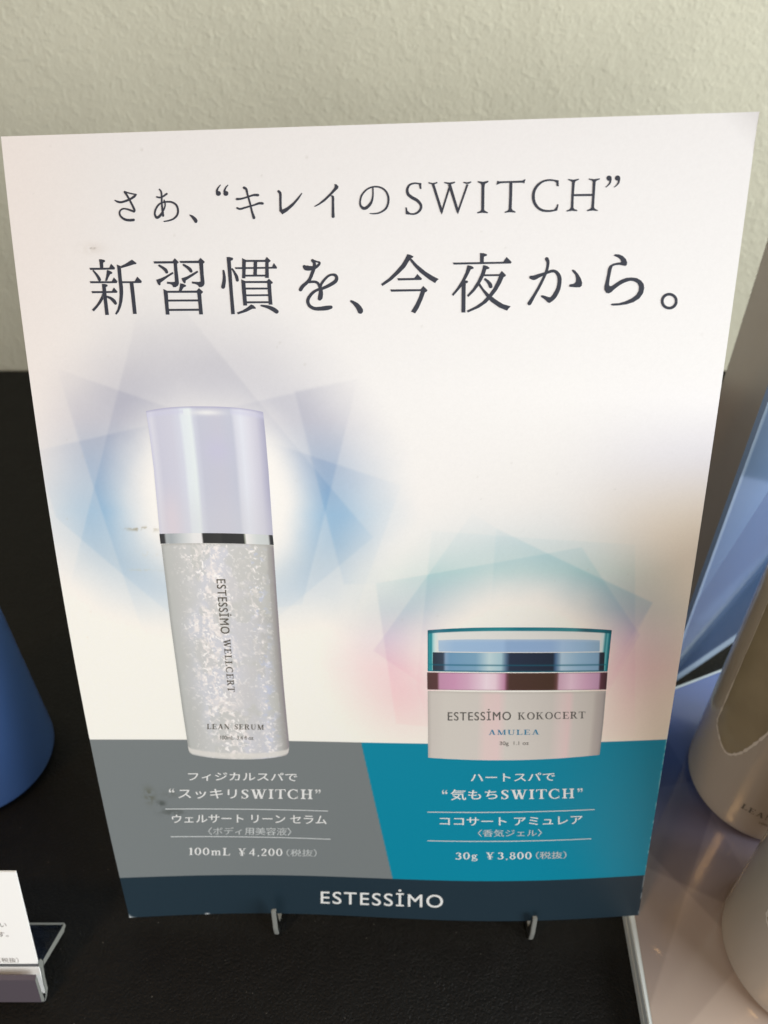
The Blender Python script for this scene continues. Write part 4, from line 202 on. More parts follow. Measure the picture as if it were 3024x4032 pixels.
('P',[(45.04,199.41),(46.06,199.27),(47.11,199.39),(47.12,199.18),(46.58,199.01),(46.38,198.77),(46.35,196.40),(46.35,194.26),(46.53,193.96),(47.10,193.70),(47.07,193.54),(46.13,193.64),(45.10,193.53),(45.02,193.74),(45.64,193.98),(45.82,194.27),(45.87,196.41),(45.83,198.79),(45.65,199.03),(45.09,199.21)]),
('P',[(42.38,196.68),(46.04,196.66),(46.02,196.26),(42.38,196.30)]),
('P',[(49.29,199.36),(49.28,199.24),(49.24,199.13),(49.17,199.03),(49.07,198.96),(48.96,198.92),(48.83,198.90),(48.71,198.92),(48.58,198.97),(48.48,199.05),(48.40,199.15),(48.34,199.26),(48.32,199.38),(48.32,199.50),(48.37,199.62),(48.44,199.71),(48.53,199.79),(48.65,199.83),(48.77,199.84),(48.90,199.82),(49.02,199.77),(49.13,199.70),(49.21,199.60),(49.26,199.48)]),
('T',[(48.88,199.20),(48.88,199.10),(48.88,198.99),(48.88,198.88),(48.87,198.79),(48.86,198.70),(48.85,198.63),(48.82,198.55),(48.78,198.47),(48.73,198.39),(48.68,198.32),(48.62,198.24),(48.57,198.18),(48.52,198.12),(48.47,198.07),(48.42,198.03),(48.37,197.98),(48.31,197.94),(48.26,197.89)],[(49.30,199.13),(49.28,199.03),(49.27,198.93),(49.25,198.82),(49.23,198.71),(49.21,198.60),(49.16,198.49),(49.10,198.39),(49.04,198.30),(48.96,198.21),(48.89,198.14),(48.81,198.07),(48.75,198.01),(48.68,197.96),(48.61,197.91),(48.55,197.87),(48.49,197.83),(48.43,197.79),(48.37,197.76)]),
('P',[(48.26,197.89),(48.23,197.86),(48.23,197.81),(48.25,197.78),(48.28,197.75),(48.33,197.74),(48.37,197.76)]),
('P',[(48.88,199.20),(48.92,199.30),(49.01,199.36),(49.11,199.36),(49.22,199.32),(49.28,199.23),(49.30,199.13)]),
('P',[(50.84,199.35),(50.83,199.22),(50.79,199.11),(50.72,199.02),(50.62,198.94),(50.51,198.90),(50.38,198.89),(50.26,198.90),(50.14,198.95),(50.03,199.03),(49.95,199.13),(49.89,199.24),(49.87,199.37),(49.88,199.49),(49.92,199.60),(49.99,199.70),(50.08,199.77),(50.20,199.81),(50.32,199.83),(50.45,199.81),(50.57,199.76),(50.67,199.68),(50.76,199.58),(50.81,199.47)]),
('T',[(50.43,199.19),(50.43,199.08),(50.43,198.96),(50.43,198.86),(50.42,198.76),(50.42,198.67),(50.40,198.59),(50.37,198.52),(50.33,198.44),(50.29,198.36),(50.23,198.28),(50.18,198.21),(50.12,198.14),(50.08,198.09),(50.03,198.04),(49.98,197.99),(49.92,197.95),(49.87,197.91),(49.81,197.86)],[(50.85,199.11),(50.83,199.01),(50.82,198.91),(50.81,198.80),(50.79,198.68),(50.76,198.57),(50.72,198.46),(50.66,198.35),(50.59,198.26),(50.52,198.18),(50.44,198.11),(50.37,198.04),(50.30,197.98),(50.23,197.92),(50.17,197.88),(50.10,197.84),(50.04,197.80),(49.98,197.76),(49.92,197.73)]),
('P',[(49.81,197.86),(49.79,197.83),(49.79,197.78),(49.81,197.74),(49.84,197.72),(49.88,197.71),(49.92,197.73)]),
('P',[(50.43,199.19),(50.47,199.28),(50.56,199.34),(50.66,199.35),(50.76,199.30),(50.83,199.21),(50.85,199.11)]),
]
TEXTS=[
('k','フィジカルスパで',[(-49.57,55.41),(-20.62,55.54),(-49.94,52.52),(-20.84,52.63)],'w'),
('s','“',[(-55.40,49.89),(-53.90,49.88),(-55.60,48.46),(-54.09,48.45)],'w'),
('k','スッキリ',[(-52.90,49.69),(-37.26,49.63),(-53.36,46.28),(-37.63,46.18)],'w'),
('s','SWITCH',[(-35.91,49.55),(-16.84,49.97),(-36.25,46.28),(-17.07,46.52)],'w'),
('s','”',[(-16.16,49.99),(-14.67,50.04),(-16.26,48.54),(-14.76,48.59)],'w'),
('k','ウェルサート リーン セラム',[(-55.88,40.42),(-13.75,40.60),(-56.30,37.43),(-13.94,37.37)],'w'),
('k','〈ボディ用美容液〉',[(-46.60,35.67),(-23.65,35.71),(-46.96,32.77),(-23.89,32.69)],'w2'),
('s','100mL',[(-52.87,27.96),(-41.42,27.60),(-53.26,25.07),(-41.75,24.67)],'w'),
('s','¥',[(-39.15,27.49),(-36.95,27.50),(-39.47,24.56),(-37.26,24.57)],'w'),
('s','4,200',[(-36.09,27.51),(-26.78,27.55),(-36.40,24.57),(-27.03,24.61)],'w'),
('k','（税抜）',[(-25.66,27.38),(-17.29,27.56),(-25.90,24.54),(-17.48,24.62)],'w2'),
('k','ハートスパで',[(24.62,56.64),(46.20,56.60),(24.66,53.78),(46.37,53.81)],'w'),
('s','“',[(17.24,50.79),(18.70,50.82),(17.25,49.37),(18.71,49.39)],'w'),
('k','気もち',[(19.49,51.00),(31.57,50.96),(19.52,47.26),(31.68,47.57)],'w'),
('s','SWITCH',[(32.70,50.86),(51.64,50.88),(32.80,47.65),(51.89,47.47)],'w'),
('s','”',[(52.44,50.84),(53.83,50.87),(52.54,49.50),(53.93,49.53)],'w'),
('k','ココサート アミュレア',[(16.66,41.09),(54.44,41.14),(16.66,38.20),(54.68,38.06)],'w'),
('k','〈香気ジェル〉',[(26.86,36.65),(43.97,36.58),(26.91,34.00),(44.11,33.92)],'w2'),
('s','30g',[(20.96,27.93),(26.97,28.11),(20.99,24.47),(27.04,24.67)],'w'),
('s','¥',[(29.32,28.02),(31.46,28.02),(29.39,25.37),(31.54,25.37)],'w'),
('s','3,800',[(32.42,28.11),(41.67,28.03),(32.51,25.36),(41.81,25.28)],'w'),
('k','（税抜）',[(42.84,28.09),(51.09,27.92),(42.99,25.24),(51.29,25.07)],'w2'),
('k','ESTESSİMO',[(-17.08,12.06),(17.55,12.62),(-17.54,5.00),(17.57,5.37)],'w'),
('k','ESTESSİMO',[(18.65,77.31),(34.15,77.48),(18.66,73.75),(34.28,73.92)],'jar'),
('s','KOKOCERT',[(35.95,76.28),(52.59,76.24),(36.04,74.06),(52.75,74.08)],'jar'),
('s','AMULEA',[(28.82,70.90),(41.48,70.84),(28.86,69.28),(41.56,69.22)],'jarb'),
('k','30g  1.1 oz',[(31.72,67.14),(39.06,67.14),(31.77,65.58),(39.13,65.57)],'jar'),
('s','LEAN SERUM',[(-42.61,71.46),(-27.93,71.46),(-42.80,69.84),(-28.07,69.83)],'bot'),
('k','100mL  3.4 fl oz',[(-39.60,67.75),(-30.96,67.72),(-39.74,66.51),(-31.08,66.48)],'bot'),
('k','ESTESSİMO',[(-32.79,113.27),(-33.12,98.53),(-35.72,113.22),(-36.12,98.47)],'bot'),
('s','WELLCERT',[(-33.96,97.01),(-34.36,81.53),(-35.65,96.98),(-36.10,81.50)],'bot'),
]
RULES=[[(-57.38,42.57),(-13.16,42.31)],[(-57.37,32.28),(-13.09,31.69)],[(13.42,42.86),(57.59,43.09)],[(13.36,32.21),(57.61,32.28)]]
FACETS1=[[(-43.68,184.04),(1.66,124.53),(-34.94,91.62),(-74.46,104.47),(-70.30,114.73)],[(-67.22,162.74),(8.29,137.12),(-8.01,91.43),(-54.06,91.31)],[(-75.04,144.20),(-0.39,160.87),(-15.70,106.90),(-46.35,102.18),(-72.50,128.32)],[(-14.19,158.20),(9.86,163.14),(17.77,112.79),(-5.49,112.49)],[(-42.78,159.86),(-72.41,137.31),(-72.38,97.52),(-15.01,108.28),(-14.96,109.91),(1.66,124.53),(5.07,127.15),(10.80,155.01)]]
FACETS2=[[(1.93,112.81),(48.38,122.23),(63.71,98.62),(52.88,68.24),(5.77,72.51)],[(23.93,130.69),(0.74,94.38),(14.72,82.84),(40.13,68.59),(57.86,83.95),(65.70,107.51),(29.28,126.94)],[(14.93,126.30),(11.00,84.31),(14.66,68.62),(65.72,67.68),(60.12,122.81)],[(29.28,126.94),(65.70,107.51),(52.27,76.33),(27.32,72.75)]]
C1=(-34.93,134.30)
C2=(34.90,88.92)
SM1=(-55.94,187.80)
SM2=(-52.05,125.79)
SM3=(-56.44,44.85)
DIV0=(-3.31,66.17)
DIV1=(3.54,16.74)
PEACH=(72.51,122.24)
BLUE=(71.93,143.62)
CREASE=(72.41,203.28)
CAPL=[(-47.81,153.56),(-47.60,147.78),(-47.54,140.15),(-47.76,132.28),(-48.01,124.65)]
CAPR=[(-21.42,153.61),(-21.26,148.06),(-21.19,140.49),(-21.25,132.67),(-21.32,124.77)]
BANDL=[(-48.07,124.65),(-48.12,122.16)]
BANDR=[(-21.38,124.77),(-21.33,122.29)]
BODL=[(-47.96,122.04),(-48.04,111.74),(-48.25,100.95),(-48.29,87.84),(-48.40,76.19),(-48.42,66.59),(-48.44,61.67)]
BODR=[(-21.39,122.22),(-21.56,112.21),(-21.76,98.39),(-21.89,83.63),(-21.90,71.83),(-21.88,64.42),(-22.22,61.71)]
LIDL=[(13.83,100.36),(13.76,88.63)]
LIDR=[(56.97,100.14),(56.99,88.23)]
INL=[(16.35,97.55),(16.40,94.39)]
INR=[(54.41,97.34),(54.61,94.14)]
RGL=[(15.01,94.16),(14.99,88.72)]
RGR=[(55.84,93.89),(56.12,88.40)]
PKL=[(13.63,88.33),(13.66,83.21)]
PKR=[(57.01,88.00),(57.15,82.82)]
JBL=[(13.72,82.83),(13.72,72.65),(13.72,61.71)]
JBR=[(57.12,82.43),(57.33,72.15),(57.30,62.06)]
VA,VB=66.31,16.70
BOWP=[3.90557, 5.96642, 1.58011, 1.41595, 0.36298, -0.18573, -3.63548, 15.07825]
BASE=[0.0, 0.0, 7.35215]
UU=[0.9994576, -0.0086177, 0.0317858]
VV=[-0.0272457, 0.3258265, 0.9450369]
NN=[-0.0185007, -0.9453903, 0.325415]
# ---------------------------------------------------------------- helpers
def lin(rgb, k=1.0):
    c = np.asarray(rgb, float) / 255.0
    c = np.where(c <= 0.04045, c / 12.92, ((c + 0.055) / 1.055) ** 2.4)
    return np.minimum(c / k, 0.9)
def mat(name, rgb, rough=0.5, k=1.0, coat=0.0, metal=0.0, spec=0.5, trans=0.0, ior=1.45, attr=False, noise=0.0, nscale=300, bump=0.0, bscale=800, bdist=0.0003, detail=6):
    m = bpy.data.materials.new(name); m.use_nodes = True; nt = m.node_tree; b = nt.nodes["Principled BSDF"]
    c = lin(rgb, k)
    b.inputs["Base Color"].default_value = (*c, 1); b.inputs["Roughness"].default_value = rough
    b.inputs["Metallic"].default_value = metal; b.inputs["Coat Weight"].default_value = coat
    b.inputs["Specular IOR Level"].default_value = spec
    b.inputs["Transmission Weight"].default_value = trans; b.inputs["IOR"].default_value = ior
    tc = nt.nodes.new("ShaderNodeTexCoord")
    src = None
    if attr:
        a = nt.nodes.new("ShaderNodeVertexColor"); a.layer_name = "print"; src = a.outputs[0]
    if noise > 0:
        n = nt.nodes.new("ShaderNodeTexNoise"); n.inputs["Scale"].default_value = nscale; n.inputs["Detail"].default_value = 5
        nt.links.new(tc.outputs["Object"], n.inputs["Vector"])
        r = nt.nodes.new("ShaderNodeMapRange"); r.inputs[1].default_value = 0.25; r.inputs[2].default_value = 0.75
        r.inputs[3].default_value = 1 - noise; r.inputs[4].default_value = 1 + noise
        nt.links.new(n.outputs[0], r.inputs[0])
        mx = nt.nodes.new("ShaderNodeVectorMath"); mx.operation = 'SCALE'
        if src: nt.links.new(src, mx.inputs[0])
        else: mx.inputs[0].default_value = tuple(c)
        nt.links.new(r.outputs[0], mx.inputs["Scale"]); src = mx.outputs[0]
    if src: nt.links.new(src, b.inputs["Base Color"])
    if bump > 0:
        n = nt.nodes.new("ShaderNodeTexNoise"); n.inputs["Scale"].default_value = bscale; n.inputs["Detail"].default_value = detail
        nt.links.new(tc.outputs["Object"], n.inputs["Vector"])
        bp = nt.nodes.new("ShaderNodeBump"); bp.inputs["Strength"].default_value = bump; bp.inputs["Distance"].default_value = bdist
        nt.links.new(n.outputs[0], bp.inputs["Height"]); nt.links.new(bp.outputs[0], b.inputs["Normal"])
    return m
def link(o, parent=None):
    COL.objects.link(o)
    if parent: o.parent = parent
    return o
def mesh_obj(name, V, F, m, parent=None, smooth=False, colors=None, mats=None, midx=None):
    me = bpy.data.meshes.new(name)
    me.from_pydata([tuple(p) for p in V], [], F); me.update()
    if m: me.materials.append(m)
    if mats:
        for q in mats: me.materials.append(q)
    if midx is not None: me.polygons.foreach_set("material_index", midx)
    if smooth: me.polygons.foreach_set("use_smooth", [True] * len(me.polygons))
    if colors is not None:
        a = me.color_attributes.new("print", 'FLOAT_COLOR', 'POINT')
        c = np.ones((len(V), 4), np.float32); c[:, :3] = colors; a.data.foreach_set("color", c.ravel())
    me.update()
    return link(bpy.data.objects.new(name, me), parent)
def fast_grid(name, V, nu, nv, m, parent=None, colors=None, smooth=True):
    """V: (nv*nu,3) array, row major"""
    me = bpy.data.meshes.new(name)
    me.vertices.add(len(V)); me.vertices.foreach_set("co", np.asarray(V, np.float32).ravel())
    i = np.arange(nu - 1)[None, :] + nu * np.arange(nv - 1)[:, None]
    q = np.stack([i, i + 1, i + 1 + nu, i + nu], -1).reshape(-1, 4)
    me.loops.add(q.size); me.loops.foreach_set("vertex_index", q.ravel().astype(np.int32))
    me.polygons.add(len(q)); me.polygons.foreach_set("loop_start", np.arange(0, q.size, 4, dtype=np.int32))
    me.update(calc_edges=True)
    if smooth: me.polygons.foreach_set("use_smooth", np.ones(len(q), bool))
    if colors is not None:
        a = me.color_attributes.new("print", 'FLOAT_COLOR', 'POINT')
        c = np.ones((len(V), 4), np.float32); c[:, :3] = colors; a.data.foreach_set("color", c.ravel())
    me.materials.append(m); me.validate(); me.update()
    return link(bpy.data.objects.new(name, me), parent)
def thing(name, label, cat, loc=(0, 0, 0), group=None):
    o = bpy.data.objects.new(name, None); o.empty_display_size = 0.01; COL.objects.link(o); o.location = loc
    tag(o, label, cat, group); return o
def tag(o, label, cat, group=None):
    o["label"] = label; o["category"] = cat
    if group: o["group"] = group
    return o
def box(name, lo, hi, m, parent=None, bevel=0.0003):
    import bmesh
    bm = bmesh.new(); bmesh.ops.create_cube(bm, size=1)
    for v in bm.verts:
        for k in range(3): v.co[k] = lo[k] + (v.co[k] + 0.5) * (hi[k] - lo[k])
    if bevel: bmesh.ops.bevel(bm, geom=bm.edges[:], offset=bevel, segments=2, affect='EDGES')
    me = bpy.data.meshes.new(name); bm.to_mesh(me); bm.free(); me.materials.append(m)
    return link(bpy.data.objects.new(name, me), parent)
def prism(name, poly, axis_dir, m, parent=None, mend=None, bevel=0.0):
    """extrude a closed 3D polygon along axis_dir"""
    n = len(poly); V = [Vector(p) for p in poly] + [Vector(p) + Vector(axis_dir) for p in poly]
    F = [tuple(range(n))[::-1], tuple(range(n, 2 * n))] + [(i, (i + 1) % n, n + (i + 1) % n, n + i) for i in range(n)]
    mi = [1, 1] + [0] * n if mend else None
    o = mesh_obj(name, V, F, m, parent, mats=[mend] if mend else None, midx=mi)
    import bmesh
    bm = bmesh.new(); bm.from_mesh(o.data); bmesh.ops.recalc_face_normals(bm, faces=bm.faces[:])
    if bevel: bmesh.ops.bevel(bm, geom=bm.edges[:], offset=bevel, segments=2, affect='EDGES')
    bm.to_mesh(o.data); bm.free(); return o
def lathe(name, prof, m, parent=None, seg=96, center=(0, 0)):
    V = []; F = []; n = len(prof)
    for i in range(seg):
        a = 2 * math.pi * i / seg
        for r, z in prof: V.append((center[0] + r * math.cos(a), center[1] + r * math.sin(a), z))
    for i in range(seg):
        j = (i + 1) % seg
        for k in range(n - 1): F.append((i * n + k, j * n + k, j * n + k + 1, i * n + k + 1))
    return mesh_obj(name, V, F, m, parent, smooth=True)
def smooth01(x): x = np.clip(x, 0, 1); return x * x * (3 - 2 * x)
def vnoise(U, V, sx, sy, seed=0):
    r = np.random.default_rng(seed); g = r.random((256, 256))
    x = U * sx; y = V * sy; xi = np.floor(x).astype(int); yi = np.floor(y).astype(int)
    fx = smooth01(x - xi); fy = smooth01(y - yi)
    a = g[yi % 256, xi % 256]; b = g[yi % 256, (xi + 1) % 256]; c = g[(yi + 1) % 256, xi % 256]; d = g[(yi + 1) % 256, (xi + 1) % 256]
    return (a * (1 - fx) + b * fx) * (1 - fy) + (c * (1 - fx) + d * fx) * fy
def fbm(U, V, s, seed=0, o=4, ay=1.0):
    t = 0; a = 0.5; n = 0
    for k in range(o): t = t + a * vnoise(U, V, s * 2 ** k, s * ay * 2 ** k, seed + k); n += a; a *= 0.55
    return t / n
def ramp(x, stops):
    xs = [s[0] for s in stops]; cs = np.array([s[1] for s in stops], float)
    return np.stack([np.interp(x, xs, cs[:, k]) for k in range(3)], -1)
def inpoly(U, V, poly, soft=0.12, fall=0.0):
    """soft inside mask of a convex-ish polygon by signed distance"""
    P = np.array(poly, float); inside = np.zeros(U.shape, bool); D = np.full(U.shape, 1e9)
    n = len(P)
    for i in range(n):
        x0, y0 = P[i]; x1, y1 = P[(i + 1) % n]
        c = ((y0 > V) != (y1 > V)) & (U < (x1 - x0) * (V - y0) / (y1 - y0 + 1e-12) + x0); inside ^= c
        ex, ey = x1 - x0, y1 - y0; t = np.clip(((U - x0) * ex + (V - y0) * ey) / (ex * ex + ey * ey), 0, 1)
        D = np.minimum(D, np.hypot(U - x0 - t * ex, V - y0 - t * ey))
    sd = np.where(inside, D, -D); m = smooth01(sd / soft * 0.5 + 0.5)
    return m * (0.45 + 0.95 * np.exp(-D / fall)) if fall else m
# ---------------------------------------------------------------- the bowed card surface (millimetres on the card -> metres in the room)
UU, VV, NN, BASE = map(np.array, (UU, VV, NN, BASE))
def surf(U, V, lift=0.0):
    U = np.asarray(U, float); V = np.asarray(V, float)
    bL, bR, A, bM, A2, k1, tw, tw2 = BOWP; s = U / 74.0; t = V / 210.0
    wv = 4 * t * (1 - t) * (1 + k1 * (1 - 2 * t)) * (bL * (1 - s) / 2 + bR * (1 + s) / 2 + bM * (1 - s * s)) + (1 - t) ** 2 * (A * np.sin(np.pi * s) + A2 * (1 - s * s)) + tw * s * t + tw2 * s * t * t
    wv = wv + lift
    # the dog-eared top right corner
    wv = wv + 0.45 * np.clip(((s * 74 + V) - 277) / 7.0, 0, 1.0) ** 2
    return (BASE + U[..., None] * UU + V[..., None] * VV + wv[..., None] * NN) * MM
# ---------------------------------------------------------------- lettering
def poly_faces(p, V, F):
    b = len(V); V.extend(p)
    for t in tessellate_polygon([[Vector((a[0], a[1], 0)) for a in p]]): F.append(tuple(b + i for i in t))
def strip_faces(L, R, V, F):
    b = len(V); n = len(L)
    for a, c in zip(L, R): V.append(a); V.append(c)
    for i in range(n - 1): F.append((b + 2 * i, b + 2 * i + 1, b + 2 * i + 3, b + 2 * i + 2))
def catmull(p, n=5):
    p = np.array(p, float)
    if len(p) < 3: return p
    e = np.vstack([2 * p[0] - p[1], p, 2 * p[-1] - p[-2]]); out = []
    for i in range(1, len(e) - 2):
        for k in range(n):
            t = k / n
            out.append(.5 * (2 * e[i] + (e[i + 1] - e[i - 1]) * t + (2 * e[i - 1] - 5 * e[i] + 4 * e[i + 1] - e[i + 2]) * t * t + (3 * e[i] - e[i - 1] - 3 * e[i + 1] + e[i + 2]) * t ** 3))
    out.append(p[-1]); return np.array(out)
def stroke(pts, V, F):
    p = catmull(pts); c = p[:, :2]; ww = p[:, 2] / 2; t = np.gradient(c, axis=0); t /= np.linalg.norm(t, axis=1)[:, None] + 1e-9
    n = np.stack([-t[:, 1], t[:, 0]], -1); strip_faces((c + n * ww[:, None]).tolist(), (c - n * ww[:, None]).tolist(), V, F)
ST, HA = 0.17, 0.075
def arcpts(cx, cy, rx, ry, a0, a1, n=15, st=ST, ha=HA):
    r = []
    for k in range(n):
        a = math.radians(a0 + (a1 - a0) * k / (n - 1)); q = abs(math.cos(a)) ** 1.3
        r.append((cx + rx * math.cos(a), cy + ry * math.sin(a), ha + (st - ha) * q))
    return r
def R_(x0, y0, x1, y1): return ('P', [(x0, y0), (x1, y0), (x1, y1), (x0, y1)])
def D_(x0, y0, x1, y1, w_): return ('P', [(x0 - w_ / 2, y0), (x0 + w_ / 2, y0), (x1 + w_ / 2, y1), (x1 - w_ / 2, y1)])
def SF(cx, y, w_=0.36, up=True):
    d = 0.055; h = 0.12
    if up: return ('P', [(cx - w_ / 2, y), (cx + w_ / 2, y), (cx + w_ / 2, y - d), (cx + 0.09, y - h), (cx - 0.09, y - h), (cx - w_ / 2, y - d)])
    return ('P', [(cx - w_ / 2, y), (cx + w_ / 2, y), (cx + w_ / 2, y + d), (cx + 0.09, y + h), (cx - 0.09, y + h), (cx - w_ / 2, y + d)])
def stem(cx, y0=0, y1=1, w_=ST): return [R_(cx - w_ / 2, y0, cx + w_ / 2, y1)]
def I_(cx): return stem(cx) + [SF(cx, 1), SF(cx, 0, up=False)]
SER = {
 'I': (0.40, I_(0.2)),
 'H': (0.92, I_(0.2) + I_(0.72) + [R_(0.2, .47, .72, .54)]),
 'E': (0.78, I_(0.2) + [R_(0.2, .935, .68, 1), R_(.2, .47, .52, .54), R_(.2, 0, .7, .065), ('P', [(.60, 1), (.68, 1), (.70, .76), (.665, .76)]), R_(.5, .38, .55, .63), ('P', [(.6, 0), (.70, 0), (.74, .27), (.70, .27)])]),
 'L': (0.74, I_(0.2) + [R_(.2, 0, .66, .065), ('P', [(.56, 0), (.67, 0), (.71, .28), (.67, .28)])]),
 'T': (0.82, stem(.41) + [SF(.41, 0, up=False), R_(.03, .935, .79, 1), ('P', [(.03, 1), (.12, 1), (.06, .74), (.02, .74)]), ('P', [(.7, 1), (.79, 1), (.80, .74), (.76, .74)])]),
 'C': (0.88, [('S', arcpts(.46, .5, .36, .475, 48, 312, 21)), R_(.72, .68, .765, .98), R_(.74, .06, .78, .30)]),
 'O': (0.94, [('S', arcpts(.47, .5, .36, .475, 0, 180)), ('S', arcpts(.47, .5, .36, .475, 180, 360))]),
 'S': (0.64, [('S', [(.52, .80, .07), (.42, .94, .075), (.28, .955, .085), (.14, .84, .14), (.17, .66, .165), (.32, .52, .18), (.47, .37, .165), (.49, .19, .14), (.36, .055, .085), (.2, .05, .075), (.1, .2, .06)]), R_(.50, .72, .545, .99), R_(.065, .0, .11, .28)]),
 'W': (1.22, [D_(.17, 1, .41, 0, .19), D_(.41, 0, .62, .95, .085), D_(.57, 1, .83, 0, .19), D_(.83, 0, 1.06, .97, .085), R_(.0, .945, .34, 1), R_(.44, .945, .76, 1), R_(.93, .945, 1.21, 1)]),
 'A': (0.92, [D_(.2, 0, .46, 1, .075), D_(.47, 1, .74, 0, .19), R_(.27, .3, .62, .36), R_(.05, 0, .34, .055), R_(.56, 0, .9, .055)]),
 'M': (1.10, [R_(.16, 0, .225, .95), D_(.22, 1, .54, 0, .17), D_(.54, 0, .86, 1, .075), R_(.82, 0, .98, 1), R_(.04, .945, .3, 1), R_(.8, .945, 1.06, 1), R_(.05, 0, .33, .055), R_(.72, 0, 1.07, .055)]),
 'N': (0.98, [R_(.15, 0, .215, .98), D_(.2, 1, .76, 0, .19), R_(.74, 0, .80, .98), R_(.03, .945, .26, 1), R_(.62, .945, .92, 1), R_(.05, 0, .32, .055)]),
 'K': (0.96, I_(0.2) + [D_(.32, .47, .68, .96, .085), D_(.42, .58, .74, 0, .19), R_(.54, .945, .84, 1), R_(.6, 0, .93, .055)]),
 'R': (0.88, I_(0.2) + [('S', [(.2, .965, .07), (.42, .965, .08), (.58, .9, .13), (.62, .75, .165), (.55, .58, .13), (.42, .51, .08), (.2, .5, .065)]), D_(.42, .52, .72, 0, .19), R_(.64, 0, .86, .055)]),
 'U': (0.94, [R_(.13, .3, .29, 1), ('S', [(.21, .34, .16), (.24, .15, .14), (.36, .05, .09), (.52, .045, .08), (.66, .12, .075), (.73, .32, .065)]), R_(.70, .3, .765, 1), R_(.02, .945, .40, 1), R_(.60, .945, .88, 1)]),
 '0': (0.66, [('S', arcpts(.33, .5, .23, .46, 0, 180, st=.16)), ('S', arcpts(.33, .5, .23, .46, 180, 360, st=.16))]),
 '1': (0.46, stem(.25, 0, .96) + [R_(.06, 0, .44, .055), ('P', [(.05, .83), (.2, .97), (.2, .84), (.05, .79)])]),
 '2': (0.62, [('S', [(.1, .74, .16), (.2, .9, .1), (.33, .93, .09), (.46, .84, .15), (.47, .67, .16), (.36, .45, .12), (.2, .23, .08), (.08, .06, .07)]), R_(.07, 0, .56, .12)]),
 '3': (0.62, [('S', [(.1, .8, .15), (.2, .92, .09), (.33, .93, .09), (.45, .83, .15), (.44, .65, .14), (.28, .53, .08)]), ('S', [(.28, .53, .08), (.45, .44, .14), (.5, .26, .17), (.40, .09, .12), (.24, .04, .08), (.1, .12, .13), (.08, .2, .15)])]),
 '4': (0.66, [R_(.36, 0, .51, .96), ('P', [(.02, .25), (.02, .32), (.44, .98), (.51, .98), (.12, .32), (.62, .32), (.62, .25)])]),
 '8': (0.64, [('S', arcpts(.32, .74, .17, .21, 0, 360, 19, .12, .07)), ('S', arcpts(.32, .27, .21, .24, 0, 360, 19, .15, .08))]),
 '¥': (0.80, [D_(.16, 1, .38, .45, .17), D_(.40, .45, .63, .98, .08), R_(.31, 0, .47, .48), R_(.12, .40, .66, .45), R_(.12, .25, .66, .30), R_(.02, .95, .33, 1), R_(.5, .95, .77, 1), R_(.22, 0, .56, .055)]),
 ',': (0.30, [('S', [(.14, .08, .15), (.17, .0, .12), (.12, -.14, .05)])]),
 'm': (1.02, [R_(.12, 0, .26, .62), R_(.44, 0, .58, .5), R_(.76, 0, .90, .5), ('S', [(.24, .48, .07), (.36, .60, .10), (.48, .58, .13), (.52, .44, .13)]), ('S', [(.56, .48, .07), (.68, .60, .10), (.80, .58, .13), (.84, .44, .13)]), R_(.03, .57, .2, .62), R_(.03, 0, .34, .05), R_(.37, 0, .65, .05), R_(.69, 0, .98, .05)]),
 'g': (0.64, [('S', arcpts(.28, .44, .15, .18, 0, 360, 17, .13, .07)), ('S', [(.4, .58, .06), (.5, .64, .07), (.58, .62, .08)]), ('S', [(.2, .27, .06), (.13, .18, .09), (.2, .11, .12), (.4, .09, .13), (.54, .0, .12), (.50, -.16, .08), (.3, -.22, .07), (.12, -.16, .09), (.1, -.04, .08), (.2, .06, .06)])]),
 '“': (0.62, [('S', arcpts(.15, .1, .05, .05, 0, 360, 9, .14, .14)), ('S', [(.08, .12, .10), (.10, .3, .08), (.22, .46, .04)]), ('S', arcpts(.45, .1, .05, .05, 0, 360, 9, .14, .14)), ('S', [(.38, .12, .10), (.40, .3, .08), (.52, .46, .04)])]),
 '”': (0.62, [('S', arcpts(.15, .38, .05, .05, 0, 360, 9, .14, .14)), ('S', [(.22, .36, .10), (.2, .18, .08), (.08, .02, .04)]), ('S', arcpts(.45, .38, .05, .05, 0, 360, 9, .14, .14)), ('S', [(.52, .36, .10), (.5, .18, .08), (.38, .02, .04)])]),
 ' ': (0.45, []),
}
def serif_mesh(s, gap=0.10):
    V, F = [], []; x = 0
    for ch in s:
        adv, items = SER[ch]
        for it in items:
            b = len(V)
            if it[0] == 'P': poly_faces(list(it[1]), V, F)
            else: stroke(it[1], V, F)
            for i in range(b, len(V)): V[i] = (V[i][0] + x, V[i][1])
        x += adv + gap
    return np.array([(v[0], v[1]) for v in V], float), F
def font_mesh(s, bold=0.0):
    c = bpy.data.curves.new("t", 'FONT'); c.body = s; c.size = 1; c.offset = bold; c.resolution_u = 6
    if s.startswith('ESTESS'): c.space_character = 1.16
    o = bpy.data.objects.new("t", c); COL.objects.link(o); bpy.context.view_layer.update()
    me = bpy.data.meshes.new_from_object(o.evaluated_get(bpy.context.evaluated_depsgraph_get()))
    V = np.array([(v.co.x, v.co.y) for v in me.vertices], float); F = [tuple(p.vertices) for p in me.polygons]
    bpy.data.objects.remove(o); bpy.data.curves.remove(c); bpy.data.meshes.remove(me)
    return V, F
